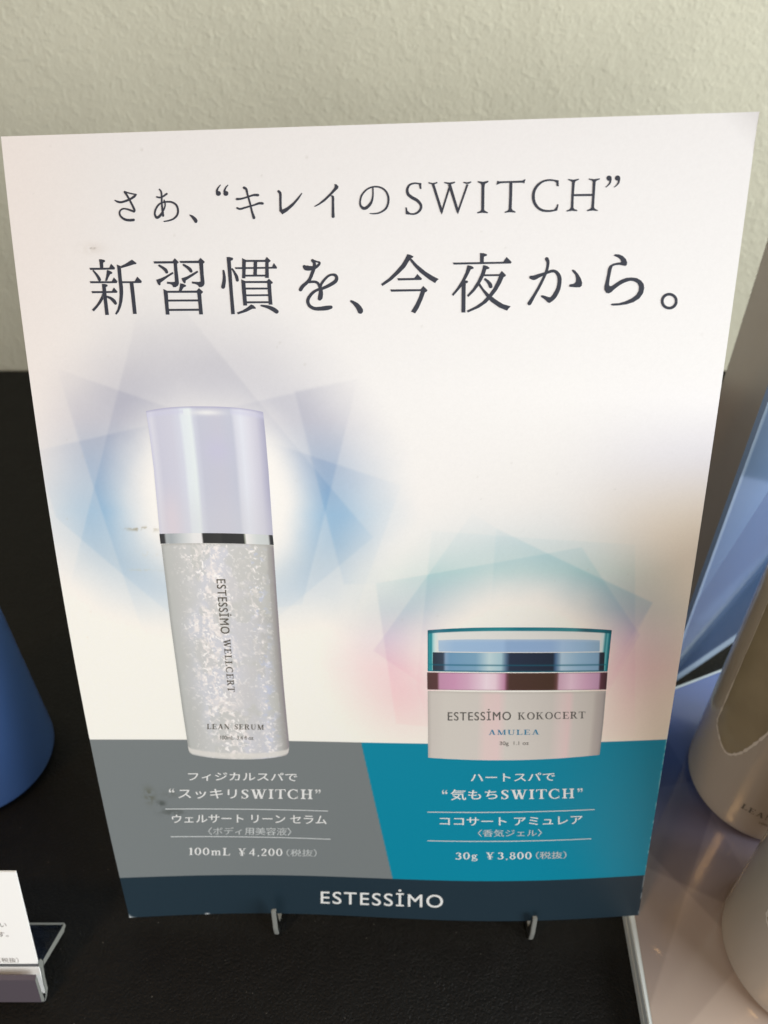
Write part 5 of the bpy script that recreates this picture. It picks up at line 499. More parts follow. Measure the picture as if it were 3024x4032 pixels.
def text_uv(kind, s, quad, bold=0.012):
    V, F = serif_mesh(s) if kind == 's' else font_mesh(s, bold)
    lo = V.min(0); hi = V.max(0)
    if kind == 's' and s[0] not in '“”':
        lo = np.array([lo[0], 0.0 if 'g' not in s else lo[1]]); hi = np.array([hi[0], 1.0])
    n = (V - lo) / (hi - lo); TL, TR, BL, BR = map(np.array, quad)
    x = n[:, :1]; y = n[:, 1:]
    return (BL * (1 - x) + BR * x) * (1 - y) + (TL * (1 - x) + TR * x) * y, F
def on_card(name, chunks, m, parent, lift=0.05):
    """chunks: list of (uv array, faces); each chunk floats 2 microns above the one before"""
    V, F = [], []
    for k, (uv, f) in enumerate(chunks):
        b = len(V); uv = np.asarray(uv); p = surf(uv[:, 0], uv[:, 1], lift + 0.0012 * (k % 12)); V.extend(p.tolist())
        F.extend(tuple(b + i for i in q) for q in f)
    o = mesh_obj(name, V, F, m, parent)
    return o
# ---------------------------------------------------------------- materials
M_ink = mat("navy_ink", (46, 50, 62), 0.55)
M_white_ink = mat("white_ink", (226, 228, 226), 0.5)
M_pale_ink = mat("pale_ink", (204, 210, 210), 0.5)
M_jar_ink = mat("grey_ink", (98, 96, 92), 0.5)
M_jar_blue = mat("blue_ink", (52, 130, 165), 0.5)
M_bot_ink = mat("brown_ink", (88, 84, 74), 0.5)
M_print = mat("printed_paper", (255, 255, 255), 0.42, attr=True, noise=0.012, nscale=2500, bump=0.05, bscale=3500, bdist=0.00003)
M_paper = mat("white_paper_edge", (246, 244, 240), 0.7)
M_wall = mat("stucco_wall", (191, 189, 170), 0.9, noise=0.06, nscale=14)
M_leather = mat("black_leatherette", (10, 10, 9), 0.46, spec=0.30, noise=0.25, nscale=120)
M_acrylic = mat("clear_acrylic", (240, 245, 245), 0.03, trans=1.0, ior=1.49)
M_frost = mat("sawn_acrylic_edge", (132, 134, 129), 0.35)
M_tray = mat("glossy_printed_board", (255, 255, 255), 0.12, attr=True, coat=0.6)
M_white_board = mat("white_board_edge", (205, 214, 214), 0.5)
M_grey_board = mat("grey_board", (176, 165, 165), 0.35, noise=0.03, nscale=40)
M_bottle = mat("frosted_taupe_plastic", (180, 170, 156), 0.27, coat=0.5)
M_inner = mat("olive_liquid_chamber", (150, 138, 112), 0.3, coat=0.4, noise=0.10, nscale=90)
M_rim = mat("pale_chamber_rim", (214, 206, 194), 0.3)
M_blue = mat("blue_satin_bottle", (72, 104, 160), 0.32, coat=0.3)
M_silver = mat("silver_collar", (200, 200, 205), 0.15, metal=1.0)
M_cap = mat("lavender_cap", (190, 192, 205), 0.3, coat=0.4)
M_price = mat("price_card_paper", (250, 246, 240), 0.6)
# finer surface relief for wall and leather
def relief(m, layers):
    nt = m.node_tree; b = nt.nodes["Principled BSDF"]; tc = nt.nodes.new("ShaderNodeTexCoord"); prev = None
    for kind, scale, strength, dist, lo, hi in layers:
        if kind == 'v':
            n = nt.nodes.new("ShaderNodeTexVoronoi"); n.feature = 'F1'
            d = nt.nodes.new("ShaderNodeTexNoise"); d.inputs["Scale"].default_value = scale * 0.7
            ad = nt.nodes.new("ShaderNodeVectorMath"); ad.operation = 'MULTIPLY_ADD'; ad.inputs[1].default_value = (0.6 / scale,) * 3
            nt.links.new(tc.outputs["Object"], d.inputs["Vector"]); nt.links.new(d.outputs["Color"], ad.inputs[0]); nt.links.new(tc.outputs["Object"], ad.inputs[2]); nt.links.new(ad.outputs[0], n.inputs["Vector"])
        else:
            n = nt.nodes.new("ShaderNodeTexNoise"); n.inputs["Detail"].default_value = 5; nt.links.new(tc.outputs["Object"], n.inputs["Vector"])
        n.inputs["Scale"].default_value = scale
        r = nt.nodes.new("ShaderNodeMapRange"); r.inputs[1].default_value = lo; r.inputs[2].default_value = hi; nt.links.new(n.outputs[0], r.inputs[0])
        bp = nt.nodes.new("ShaderNodeBump"); bp.inputs["Strength"].default_value = strength; bp.inputs["Distance"].default_value = dist
        nt.links.new(r.outputs[0], bp.inputs["Height"])
        if prev: nt.links.new(prev.outputs[0], bp.inputs["Normal"])
        prev = bp
    nt.links.new(prev.outputs[0], b.inputs["Normal"])
relief(M_wall, [('n', 50, 0.3, 0.0007, 0.3, 0.7), ('n', 250, 0.5, 0.00034, 0.48, 0.72), ('n', 620, 0.4, 0.00022, 0.35, 0.65)])
relief(M_leather, [('n', 45, 0.4, 0.0008, 0.3, 0.7), ('v', 1100, 0.6, 0.00017, 0.0, 0.6), ('n', 2600, 0.6, 0.00013, 0.3, 0.7)])
# ---------------------------------------------------------------- setting
wall = mesh_obj("wall", [(-1.6, 0.3, -0.3), (1.6, 0.3, -0.3), (1.6, 0.3, 1.8), (-1.6, 0.3, 1.8)], [(0, 1, 2, 3)], M_wall); wall["kind"] = "structure"
counter = box("shelf_surface", (-1.2, -0.45, -0.03), (1.2, 0.2995, 0.0), M_leather, bevel=0.0015); counter["kind"] = "structure"
# fine dust on the leatherette
dv, df = [], []
for k in range(420):
    x = random.uniform(-0.17, 0.09); y = random.uniform(-0.05, 0.08); r = random.choice([0.00006, 0.00008, 0.0001, 0.00016])
    b = len(dv); dv += [(x - r, y - r, 0.00012), (x + r, y - r * .5, 0.00012), (x + r * .6, y + r, 0.00012), (x, y, 0.00012 + r * 0.8)]
    df += [(b, b + 1, b + 3), (b + 1, b + 2, b + 3), (b + 2, b, b + 3)]
dust = mesh_obj("dust", dv, df, mat("dust_lint", (92, 88, 80), 0.9)); dust["kind"] = "stuff"; dust["label"] = "fine pale dust specks lying on the black leatherette"; dust["category"] = "dust"
# ---------------------------------------------------------------- the poster card
card = thing("poster_card", "large glossy advertising card for a serum and a jar of gel, leaning in clear hooks", "poster", (0, 0, 0))
HW, HH, STEP = 74.0, 210.0, 0.28
nu = int(2 * HW / STEP) + 1; nv = int(HH / STEP) + 1
u = np.linspace(-HW, HW, nu); v = np.linspace(0, HH, nv); U, V = np.meshgrid(u, v)
K = 1.0
base = ramp(V, [(0, (253, 245, 234)), (100, (251, 246, 236)), (125, (240, 239, 236)), (165, (231, 231, 230)), (210, (227, 227, 227))])
# warm left margin, lavender right margin, then peach for the shaded right side
def mixc(c, col, a): return c * (1 - a[..., None]) + np.array(col, float) * a[..., None]
base = mixc(base, (240, 228, 220), 0.4 * smooth01((-U - 42) / 34) * smooth01((V - 110) / 50))
base = mixc(base, (222, 222, 232), 0.6 * smooth01((U - 35) / 40) * np.exp(-((V - 143) / 12) ** 2))
base = mixc(base, (234, 216, 188), 0.62 * smooth01((U - 40) / 34) * smooth01((146 - V) / 22))  # warm right-side shade painted into the card colour as peach
def ring(C, r0, r1, r2, r3, ax=1.0):
    r = np.hypot((U - C[0]) / ax, V - C[1]); n = fbm(U, V, 0.05, 3) - 0.5; r = r + n * 6
    return smooth01((r - r0) / (r1 - r0)) * (1 - smooth01((r - r2) / (r3 - r2))), r
rg, rr = ring(C1, 14, 28, 28, 48)
tint = ramp(V, [(92, (214, 224, 230)), (108, (186, 206, 222)), (118, (160, 188, 210)), (130, (124, 170, 208)), (142, (132, 158, 192)), (152, (152, 157, 180)), (163, (162, 164, 180)), (178, (176, 177, 186))])
f = [inpoly(U, V, p, 0.4, 9.0) for p in FACETS1]
op = 0.92 * rg * (0.40 + 0.11 * f[0] + 0.13 * f[1] + 0.13 * f[2] + 0.13 * f[3]) * (0.85 + 0.4 * fbm(U, V, 0.04, 15, 3))
op = op * (1 - 0.45 * smooth01((112 - V) / 18))
art = mixc(base, tint, 0 * V); art = base * (1 - op[..., None]) + tint * op[..., None]
art = mixc(art, (250, 250, 244), 0.8 * (1 - smooth01((rr - 8) / 14)) * (rr < 30))
rg2, rr2 = ring(C2, 16, 31, 32, 50)
tint2 = ramp(V, [(66, (248, 222, 212)), (80, (240, 190, 196)), (89, (226, 160, 186)), (98, (190, 172, 204)), (106, (140, 170, 194)), (116, (142, 192, 198)), (128, (196, 216, 224)), (136, (214, 224, 230))])
g = [inpoly(U, V, p, 0.3, 9.0) for p in FACETS2]
op2 = rg2 * (0.26 + 0.13 * g[0] + 0.11 * g[1] + 0.09 * g[2] + 0.08 * g[3])
art = art * (1 - op2[..., None]) + tint2 * op2[..., None]
art = mixc(art, (240, 182, 196), np.clip(0.28 * np.exp(-((U - 9) / 9) ** 2 - ((V - 82) / 9) ** 2) + 0.30 * np.exp(-((U - 62) / 6) ** 2 - ((V - 91) / 9) ** 2), 0, 1))
# pale grain of the print screen
art = art + (fbm(U, V, 2.2, 40, 2) - 0.5)[..., None] * 3.0
# bottom bands
dx = DIV0[0] + (DIV0[1] - V) / (DIV0[1] - DIV1[1]) * (DIV1[0] - DIV0[0])
def step(x, s=0.14): return smooth01(x / s * 0.5 + 0.5)
inb = step(VA - V); teal = step(U - dx)
gy = np.array((118, 125, 126.0)); tl = np.array((0, 134, 162.0))
band = gy * (1 - teal[..., None]) + tl * teal[..., None]
art = art * (1 - inb[..., None]) + band * inb[..., None]
ind = step(VB - V)[..., None]; art = art * (1 - ind) + np.array((30, 48, 59.0)) * ind
# handling marks: rubbed patch, brown scuff, dark smears on the grey, worn corner, nicks
def blob(C, su, sv, amt, col, seed, th=0.45):
    global art
    n = smooth01((fbm(U, V, 0.9, seed) - th) / 0.25)
    a = amt * np.exp(-((U - C[0]) / su) ** 2 - ((V - C[1]) / sv) ** 2) * n
    art = mixc(art, col, np.clip(a, 0, 1))
blob(SM1, 2.6, 1.1, 0.35, (205, 198, 190), 50, 0.2)
blob(SM1, 0.5, 0.16, 1.4, (150, 142, 132), 51, 0.2)
blob(SM2, 3.2, 0.5, 0.95, (150, 140, 112), 52)
blob((SM2[0] + 1, SM2[1] - 6), 2.2, 0.8, 0.4, (205, 196, 172), 53)
blob((SM2[0] - 1, SM2[1] - 10.5), 4.0, 0.3, 0.4, (190, 190, 176), 54)
blob((-61.0, 47.4), 1.3, 2.4, 1.3, (98, 102, 92), 55, 0.3)
blob((-58.2, 44.6), 1.1, 0.9, 1.3, (84, 90, 88), 56, 0.3)
blob((-55.0, 48.2), 2.4, 1.5, 0.7, (104, 109, 106), 59, 0.35)
blob((-55.5, 41.4), 3.4, 1.2, 1.0, (90, 96, 94), 57, 0.36)
blob((-33, 125.5), 3, 0.5, 0.0, (150, 140, 112), 58)
r = np.random.default_rng(5)
for k in range(50):
    cu, cv = r.uniform(-70, 70), r.uniform(70, 208); s = r.uniform(0.12, 0.3)
    art = mixc(art, (168, 166, 160), r.uniform(0.15, 0.6) * np.exp(-((U - cu) ** 2 + (V - cv) ** 2) / s ** 2)) if False else art
    i0 = np.searchsorted(v, cv); j0 = np.searchsorted(u, cu); sl = (slice(max(0, i0 - 3), i0 + 3), slice(max(0, j0 - 3), j0 + 3))
    a = r.uniform(0.08, 0.3) * np.exp(-((U[sl] - cu) ** 2 + (V[sl] - cv) ** 2) / s ** 2)
    art[sl] = art[sl] * (1 - a[..., None]) + np.array((170, 168, 160.0)) * a[..., None]
worn = np.clip(1.3 - ((U + HW) * 0.75 + V * 1.0) / 1.1 + (fbm(U, V, 1.5, 70) - 0.5), 0, 1)
art = mixc(art, (232, 234, 232), worn)
art = mixc(art, (225, 228, 228), np.clip(1.5 - np.hypot((U + 51.3) / 0.7, V / 0.35), 0, 1))
edge = np.clip(1 - (HW - U) / 0.35, 0, 1) * smooth01((fbm(U, V, 0.8, 90) - 0.42) / 0.2)
art = mixc(art, (236, 238, 238), 0.6 * edge * (V < 70))
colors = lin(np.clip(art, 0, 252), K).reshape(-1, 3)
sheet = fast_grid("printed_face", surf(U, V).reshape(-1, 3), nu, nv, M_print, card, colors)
# paper core: back and cut edges
T = 0.70
cu_ = np.linspace(-HW, HW, 40); cv_ = np.linspace(0, HH, 56); CU, CV = np.meshgrid(cu_, cv_)
Bk = surf(CU, CV, -T).reshape(-1, 3); nb = len(cu_); Vv = Bk.tolist(); Ff = []
for i in range(len(cv_) - 1):
    for j in range(nb - 1): a = i * nb + j; Ff.append((a, a + nb, a + nb + 1, a + 1))
loop = [(x, 0) for x in cu_] + [(HW, y) for y in cv_[1:]] + [(x, HH) for x in cu_[::-1][1:]] + [(-HW, y) for y in cv_[::-1][1:-1]]
b0 = len(Vv); n = len(loop); la = np.array(loop)
Vv += surf(la[:, 0], la[:, 1], -0.002).tolist() + surf(la[:, 0], la[:, 1], -T).tolist()
for i in range(n): j = (i + 1) % n; Ff.append((b0 + i, b0 + n + i, b0 + n + j, b0 + j))
mesh_obj("paper_core", Vv, Ff, M_paper, card)
# headline
ch = []
for it in HEAD:
    if it[0] == 'P': Vt, Ft = [], []; poly_faces(it[1], Vt, Ft); ch.append((np.array([(a[0], a[1]) for a in Vt]), Ft))
    else: Vt, Ft = [], []; strip_faces(it[1], it[2], Vt, Ft); ch.append((np.array(Vt), Ft))
on_card("headline_lettering", ch, M_ink, card)
# picture of the bottle and of the jar, printed in register on the sheet
def curve_at(P, t):
    P = np.array(P, float); d = np.r_[0, np.cumsum(np.hypot(*np.diff(P, axis=0).T))]; d /= d[-1]
    return np.stack([np.interp(t, d, P[:, 0]), np.interp(t, d, P[:, 1])], -1)
def patch(name, L, R, colfn, parent, top=0.0, bot=0.0, stp=0.2, lift=0.02, pw=2.0, rc=0.0):
    w_ = np.hypot(L[0][0] - R[0][0], L[0][1] - R[0][1]); h_ = abs(L[0][1] - L[-1][1])
    ns = max(4, int(w_ / stp)); nt_ = max(3, int(h_ / stp)); s = np.linspace(0, 1, ns); t = np.linspace(0, 1, nt_)
    S, Tt = np.meshgrid(s, t); Lp = curve_at(L, t)[:, None, :]; Rp = curve_at(R, t)[:, None, :]
    X = Lp * (1 - S[..., None]) + Rp * S[..., None]
    arc = 1 - np.abs(2 * S - 1) ** pw
    X[..., 1] += top * arc * (1 - Tt) - bot * arc * Tt
    if rc:   # rounded lower corners
        e = np.minimum(S, 1 - S) * w_; k = np.clip(1 - e / rc, 0, 1); X[..., 1] += rc * (1 - np.sqrt(1 - k * k)) * smooth01((Tt - 0.9) / 0.1)
    c = colfn(S, Tt, X)
    return fast_grid(name, surf(X[..., 0], X[..., 1], lift).reshape(-1, 3), ns, nt_, M_print, parent, lin(np.clip(c, 0, 252), K).reshape(-1, 3))
pb = link(bpy.data.objects.new("printed_bottle", None), card)
pb["label"] = "picture of a tall serum bottle with lavender cap and glitter body"
def capcol(S, T_, X):
    c = ramp(S, [(0, (206, 205, 222)), (.03, (218, 217, 226)), (.08, (204, 203, 216)), (.2, (208, 207, 219)), (.27, (213, 215, 226)), (.30, (226, 232, 235)), (.37, (230, 237, 236)), (.40, (208, 210, 221)), (.44, (198, 199, 212)), (.6, (200, 199, 211)), (.72, (197, 199, 212)), (.75, (216, 217, 226)), (.80, (226, 228, 236)), (.86, (220, 219, 228)), (.93, (206, 204, 216)), (.97, (186, 184, 202)), (1, (172, 170, 192))])
    c = c - np.array((6, 3, 0))
    low = smooth01((T_ - 0.55) / 0.4)[..., None]
    c = c * (1 - low * 0.35) + np.array((206, 208, 214.)) * low * 0.35
    c = mixc(c, (222, 208, 214), 0.5 * smooth01((T_ - .5) / .4) * np.exp(-((S - .12) / .09) ** 2))
    c = mixc(c, (192, 192, 220), 0.5 * np.exp(-((S - .58) / .12) ** 2 - ((T_ - .33) / .1) ** 2))
    c = mixc(c, (172, 172, 200), np.clip(1 - T_ / 0.018, 0, 1))
    c = mixc(c, (238, 240, 238), 0.8 * np.exp(-((S - .52) / .13) ** 2) * np.exp(-((T_ - .045) / .02) ** 2))
    c = mixc(c, (200, 202, 226), 0.5 * np.exp(-((T_ - .035) / .02) ** 2) * (np.abs(S - .52) > .2))
    return c
patch("cap", CAPL, CAPR, capcol, pb, top=1.15, pw=2.6)
def bandcol(S, T_, X):
    c = ramp(S, [(0, (40, 40, 42)), (.04, (44, 44, 46)), (.05, (150, 156, 158)), (.06, (168, 175, 177)), (.1, (160, 168, 172)), (.2, (196, 202, 204)), (.3, (226, 228, 228)), (.375, (230, 230, 230)), (.385, (34, 34, 33)), (.54, (42, 42, 40)), (.56, (32, 32, 31)), (.745, (36, 36, 34)), (.75, (120, 128, 116)), (.765, (232, 232, 230)), (.86, (205, 212, 212)), (.96, (196, 202, 202)), (.975, (40, 40, 42)), (1, (36, 36, 40))])
    return c
patch("collar", BANDL, BANDR, bandcol, pb, top=0.35, bot=-0.3, lift=0.028)
def bodycol(S, T_, X):
    c = ramp(S, [(0, (160, 163, 160)), (.03, (184, 187, 184)), (.12, (190, 192, 190)), (.22, (198, 200, 199)), (.5, (208, 208, 210)), (.8, (198, 199, 200)), (.92, (180, 181, 178)), (.97, (158, 156, 154)), (1, (138, 132, 138))])
    x, y = X[..., 0], X[..., 1]
    wx = x + 1.4 * (fbm(x, y, .5, 5) - .5); wy = y + 1.4 * (fbm(x, y, .5, 9) - .5)
    n1 = fbm(wx, wy, 1.15, 11, 4, 0.7); n2 = fbm(wx, wy, 0.22, 21, 3, 0.5); n3 = fbm(wx, wy, 1.6, 31, 4); n4 = fbm(x, y, .12, 61, 2)
    zone = np.exp(-((S - .43 - .25 * (n4 - .5)) / .17) ** 2) + 0.55 * np.exp(-((S - .82) / .07) ** 2)
    c = mixc(c, (206, 210, 222), np.clip(1.2 * zone * smooth01((n2 - .42) / .2), 0, .55))
    c = mixc(c, (194, 196, 190), np.clip(0.5 * smooth01((fbm(x, y, .2, 77, 3) - .52) / .12), 0, .6) * (np.abs(S - .6) < .34))
    fl_ = smooth01((n1 - 0.60 + 0.13 * zone) / 0.07)
    c = mixc(c, (238, 233, 230), np.clip(fl_ * (0.06 + zone) * (0.4 + 0.8 * smooth01((n3 - .4) / .2)), 0, .93))
    sp = smooth01((n3 - 0.66) / 0.03); c = mixc(c, (246, 244, 242), np.clip(sp * (.2 + zone), 0, .95) * (np.abs(S - .52) < .43))
    c = mixc(c, (186, 198, 230), 0.4 * smooth01((fbm(x, y, .9, 88, 3) - .62) / .05) * np.exp(-((S - .84) / .08) ** 2))
    c = mixc(c, (222, 220, 214), 0.8 * smooth01((T_ - .962) / .012) * (1 - smooth01((T_ - .99) / .008)))
    c = mixc(c, (170, 170, 164), 0.7 * np.clip(1 - T_ / .012, 0, 1))
    return c
bp_ = patch("glitter_body", BODL, BODR, bodycol, pb, top=0.55, bot=1.75, stp=0.16, pw=2.4, rc=1.1)
# jar
pj = link(bpy.data.objects.new("printed_jar", None), card)
pj["label"] = "picture of a low round jar with clear teal lid and pink ring"
def bodyj(S, T_, X):
    c = ramp(S, [(0, (184, 178, 172)), (.02, (204, 199, 192)), (.1, (210, 206, 198)), (.28, (212, 207, 200)), (.33, (226, 207, 203)), (.40, (228, 206, 204)), (.45, (214, 210, 203)), (.7, (208, 203, 196)), (.76, (222, 206, 202)), (.80, (226, 203, 201)), (.83, (210, 204, 197)), (.93, (204, 198, 190)), (.955, (186, 178, 172)), (.985, (176, 168, 164)), (1, (150, 146, 144))])
    return mixc(c, (190, 186, 178), np.clip(1 - T_ / .04, 0, 1) * .6)
patch("jar_body", JBL, JBR, bodyj, pj, top=-0.15, bot=0.95, lift=0.02)
def pinkc(S, T_, X):
    c = ramp(S, [(0, (84, 58, 56)), (.055, (92, 60, 60)), (.068, (196, 146, 176)), (.15, (206, 154, 186)), (.22, (214, 172, 198)), (.33, (240, 222, 232)), (.38, (236, 212, 224)), (.43, (196, 142, 172)), (.445, (110, 70, 80)), (.46, (78, 54, 46)), (.70, (74, 52, 40)), (.72, (104, 70, 66)), (.735, (206, 170, 190)), (.8, (230, 200, 216)), (.88, (214, 172, 198)), (.955, (196, 154, 184)), (.965, (96, 56, 66)), (1, (66, 40, 46))])
    return mixc(c, (120, 84, 96), .5 * np.clip(1 - np.minimum(T_, 1 - T_) / .06, 0, 1))
patch("pink_ring", PKL, PKR, pinkc, pj, lift=0.03)
def lidc(S, T_, X):
    c = np.zeros(S.shape + (3,)) + np.array((233, 231, 226.))
    wall_ = ramp(S, [(0, (16, 108, 122)), (.012, (60, 160, 168)), (.02, (20, 128, 142)), (.028, (150, 205, 208)), (.04, (208, 228, 226)), (.06, (226, 228, 224)), (.94, (226, 228, 224)), (.96, (206, 226, 226)), (.972, (30, 128, 140)), (.98, (120, 190, 196)), (.99, (24, 120, 132)), (1, (14, 98, 112))])
    c = wall_
    rim = np.clip((0.088 - T_) / .008, 0, 1)
    rimc = ramp(S, [(0, (20, 96, 112)), (.06, (56, 120, 140)), (.12, (16, 110, 128)), (.4, (40, 140, 150)), (.5, (18, 120, 138)), (.8, (60, 140, 148)), (.86, (40, 96, 110)), (.93, (20, 110, 124)), (1, (10, 84, 98))])
    c = c * (1 - rim[..., None]) + rimc * rim[..., None]
    line = np.exp(-((T_ - .83) / .012) ** 2) * ((S < .05) | (S > .955)); c = mixc(c, (24, 130, 142), line)
    return mixc(c, (40, 130, 150), np.clip((T_ - .975) / .01, 0, 1))
patch("clear_lid", LIDL, LIDR, lidc, pj, top=0.95, lift=0.024, pw=2.6)
def inc(S, T_, X):
    c = ramp(S, [(0, (172, 198, 222)), (.1, (158, 190, 222)), (.4, (160, 192, 226)), (.43, (146, 178, 216)), (.7, (150, 182, 220)), (.77, (166, 196, 226)), (.9, (156, 190, 220)), (1, (148, 180, 206))])
    return mixc(c, (196, 212, 226), .5 * np.clip(1 - T_ / .25, 0, 1))
patch("inner_cap", INL, INR, inc, pj, top=0.4, lift=0.032, pw=4)
def blc(S, T_, X):
    c = ramp(S, [(0, (40, 52, 66)), (.06, (56, 70, 88)), (.075, (136, 166, 196)), (.1, (112, 156, 190)), (.25, (128, 170, 198)), (.33, (196, 220, 226)), (.4, (170, 204, 216)), (.43, (84, 112, 140)), (.45, (38, 50, 72)), (.7, (32, 44, 62)), (.715, (70, 104, 140)), (.75, (178, 204, 222)), (.85, (150, 186, 212)), (.965, (132, 170, 200)), (.975, (40, 46, 60)), (1, (30, 40, 52))])
    c = mixc(c, (24, 96, 118), np.exp(-((T_ - .66) / .035) ** 2) * .8)
    return mixc(c, (20, 92, 112), np.clip((T_ - .93) / .05, 0, 1) * .8)
patch("blue_ring", RGL, RGR, blc, pj, lift=0.036)
# small print
groups = {'w': [], 'w2': [], 'jar': [], 'jarb': [], 'bot': []}
for kind, s, quad, g_ in TEXTS:
    uv_, f_ = text_uv(kind, s, quad, 0.0); groups[g_].append((uv_, f_))
    if g_ in ('jar', 'bot') and s.startswith('ESTESS'): groups[g_].append((uv_ + ([0.07, 0.0] if g_ == 'jar' else [0.0, 0.07]), f_))
    if g_ in ('w', 'w2') and kind == 'k':       # a little more weight, as printed
        (groups[g_].append((uv_ + [0.09, 0.0], f_)), groups[g_].append((uv_ + [0.045, 0.05], f_))) if g_ == 'w' else groups[g_].__setitem__(-1, (np.vstack([uv_, uv_ + [0.06, 0.0]]), list(f_) + [tuple(i + len(uv_) for i in q) for q in f_]))
for a, b in RULES:
    n = 24; P0 = np.array(a) * (1 - np.linspace(0, 1, n)[:, None]) + np.array(b) * np.linspace(0, 1, n)[:, None]
    Vt, Ft = [], []; strip_faces((P0 + [0, .15]).tolist(), (P0 - [0, .15]).tolist(), Vt, Ft); on_card('divider_rule', [(np.array(Vt), Ft)], M_pale_ink, card)
for side in (-1, 1):
    on_card("caption_lettering", [c for c in groups['w'] if c[0][:, 0].mean() * side > 0 and c[0][:, 1].mean() > 20], M_white_ink, card)
for c in groups['w2']: on_card("fine_print_lettering", [c], M_pale_ink, card)
on_card("brand_lettering", [c for c in groups['w'] if c[0][:, 1].mean() <= 20], M_white_ink, card)
on_card("jar_name_lettering", groups['jar'], M_jar_ink, pj, 0.06)
on_card("jar_blue_lettering", groups['jarb'], M_jar_blue, pj, 0.06)
on_card("bottle_lettering", groups['bot'], M_bot_ink, pb, 0.06)
# ---------------------------------------------------------------- clear easel that carries the poster card
easel = thing("acrylic_easel", "clear acrylic easel whose two small hooks hold the foot of the poster card", "easel", (0, 0, 0))
def hook(cx, ybase, tilt, h=0.014):
    t = 0.0014
    prof = [(0.004, 0.0002), (-0.0066, 0.0002), (-0.0078, 0.0016), (-0.0080, 0.0060), (-0.0070, h), (-0.0060, h), (-0.0056, 0.0070), (-0.0050, 0.0044), (0.0012, 0.0040), (0.004, 0.0040)]
    poly = [(cx + tilt * (p[0]) - t / 2, ybase + p[0], p[1]) for p in prof]
    o = prism("hook", poly, (t, 0, 0), M_frost, easel, mend=M_acrylic, bevel=0.0002); return o
hook(-0.0300, 0.0050, 0.10, 0.0150); hook(0.0430, 0.0035, -0.05, 0.0140)
prism("rear_plate", [(-0.034, 0.0095, 0.0002), (-0.034, 0.0125, 0.0002), (-0.034, 0.060, 0.135), (-0.034, 0.057, 0.136)], (0.082, 0, 0), M_acrylic, easel)
prism("foot", [(-0.034, 0.0126, 0.0002), (-0.034, 0.0126, 0.0030), (-0.034, 0.070, 0.0030), (-0.034, 0.070, 0.0002)], (0.082, 0, 0), M_acrylic, easel)
# ---------------------------------------------------------------- small price card and its stand on the left
XR = -0.0940; XL = -0.180
pc = thing("price_card", "small white price card with faint grey print, cut off at the left edge", "card", (XR, -0.02, 0))
d = Vector((0, 14.1, 44.6)).normalized(); nrm = Vector((0, -d.z, d.y)); p0 = Vector((0, -18.9, 0.9))
def PC(x, s, lift=0.0): q = p0 + d * s + nrm * lift; return (x - XR, (q.y) * MM + 0.02, q.z * MM)
L_ = 46.9
V8 = [PC(XL, 0), PC(XR, 0), PC(XR, L_), PC(XL, L_), PC(XL, 0, -.5), PC(XR, 0, -.5), PC(XR, L_, -.5), PC(XL, L_, -.5)]
mesh_obj("card_sheet", V8, [(0, 1, 2, 3), (5, 4, 7, 6), (1, 5, 6, 2), (0, 3, 7, 4), (3, 2, 6, 7), (0, 4, 5, 1)], M_price, pc)
def price_text(s, xr, s0, h, bold=0.0):
    Vt, Ft = font_mesh(s, bold); lo, hi = Vt.min(0), Vt.max(0); k = h / 0.88
    P = [PC(XR + (xr - (hi[0] - a[0]) * k) * MM, s0 + a[1] * k, 0.05) for a in Vt]; return P, Ft
Vp, Fp = [], []
for s, xr, s0, h in (("い", -5.8, 27.0, 1.9), ("す。", -6.0, 23.4, 1.9), ("（税抜）", -5.0, 13.4, 1.8)):
    P_, F_ = price_text(s, xr, s0, h); b = len(Vp); Vp += P_; Fp += [tuple(b + i for i in f_) for f_ in F_]
mesh_obj("price_lettering", Vp, Fp, mat("grey_print", (120, 112, 106), 0.6), pc)
P_band = [PC(XL, 1.2, .04), PC(XR, 1.2, .04), PC(XR, 10.2, .04), PC(XL, 10.2, .04)]
P_band2 = [PC(XL, 0.0, .04), PC(XR, 0.0, .04), PC(XR, 1.2, .04), PC(XL, 1.2, .04)]
cs = thing("card_stand", "clear acrylic card stand with a back tail, holding the small white price card", "card stand", (0, 0, 0))
X = lambda pts: [(XL, y * MM, z * MM) for y, z in pts]
ext = (XR + 0.0002 - XL, 0, 0)
prism("lip", X([(-20.6, 1.2), (-21.4, 3.0), (-19.0, 12.2), (-17.6, 12.5), (-19.3, 5.0), (-19.9, 1.6)]), ext, mat("smoky_lavender_acrylic", (84, 77, 84), 0.2, coat=0.1), cs, mend=M_frost, bevel=0.0001)
prism("back_rest", X([(-20.4, 0.3), (-19.0, 0.2), (-17.2, 1.0), (-15.8, 5.5), (-14.4, 8.6), (-13.3, 10.2), (-13.6, 12.8), (-14.6, 13.4), (-15.6, 12.6), (-15.2, 10.6), (-16.0, 8.6), (-17.3, 5.6), (-18.3, 2.0)]), ext, M_acrylic, cs, mend=M_frost)
prism("tail", X([(-13.9, 8.8), (-13.0, 10.4), (-0.2, 2.0), (-0.2, 0.2), (-1.6, 0.2)]), ext, M_acrylic, cs, mend=M_frost)
# pale rear edge of the tail
prism("tail_edge", [(XL, -0.0002, 0.0002), (XL, 0.0004, 0.0002), (XL, 0.0004, 0.0020), (XL, -0.0002, 0.0020)], ext, M_frost, cs)
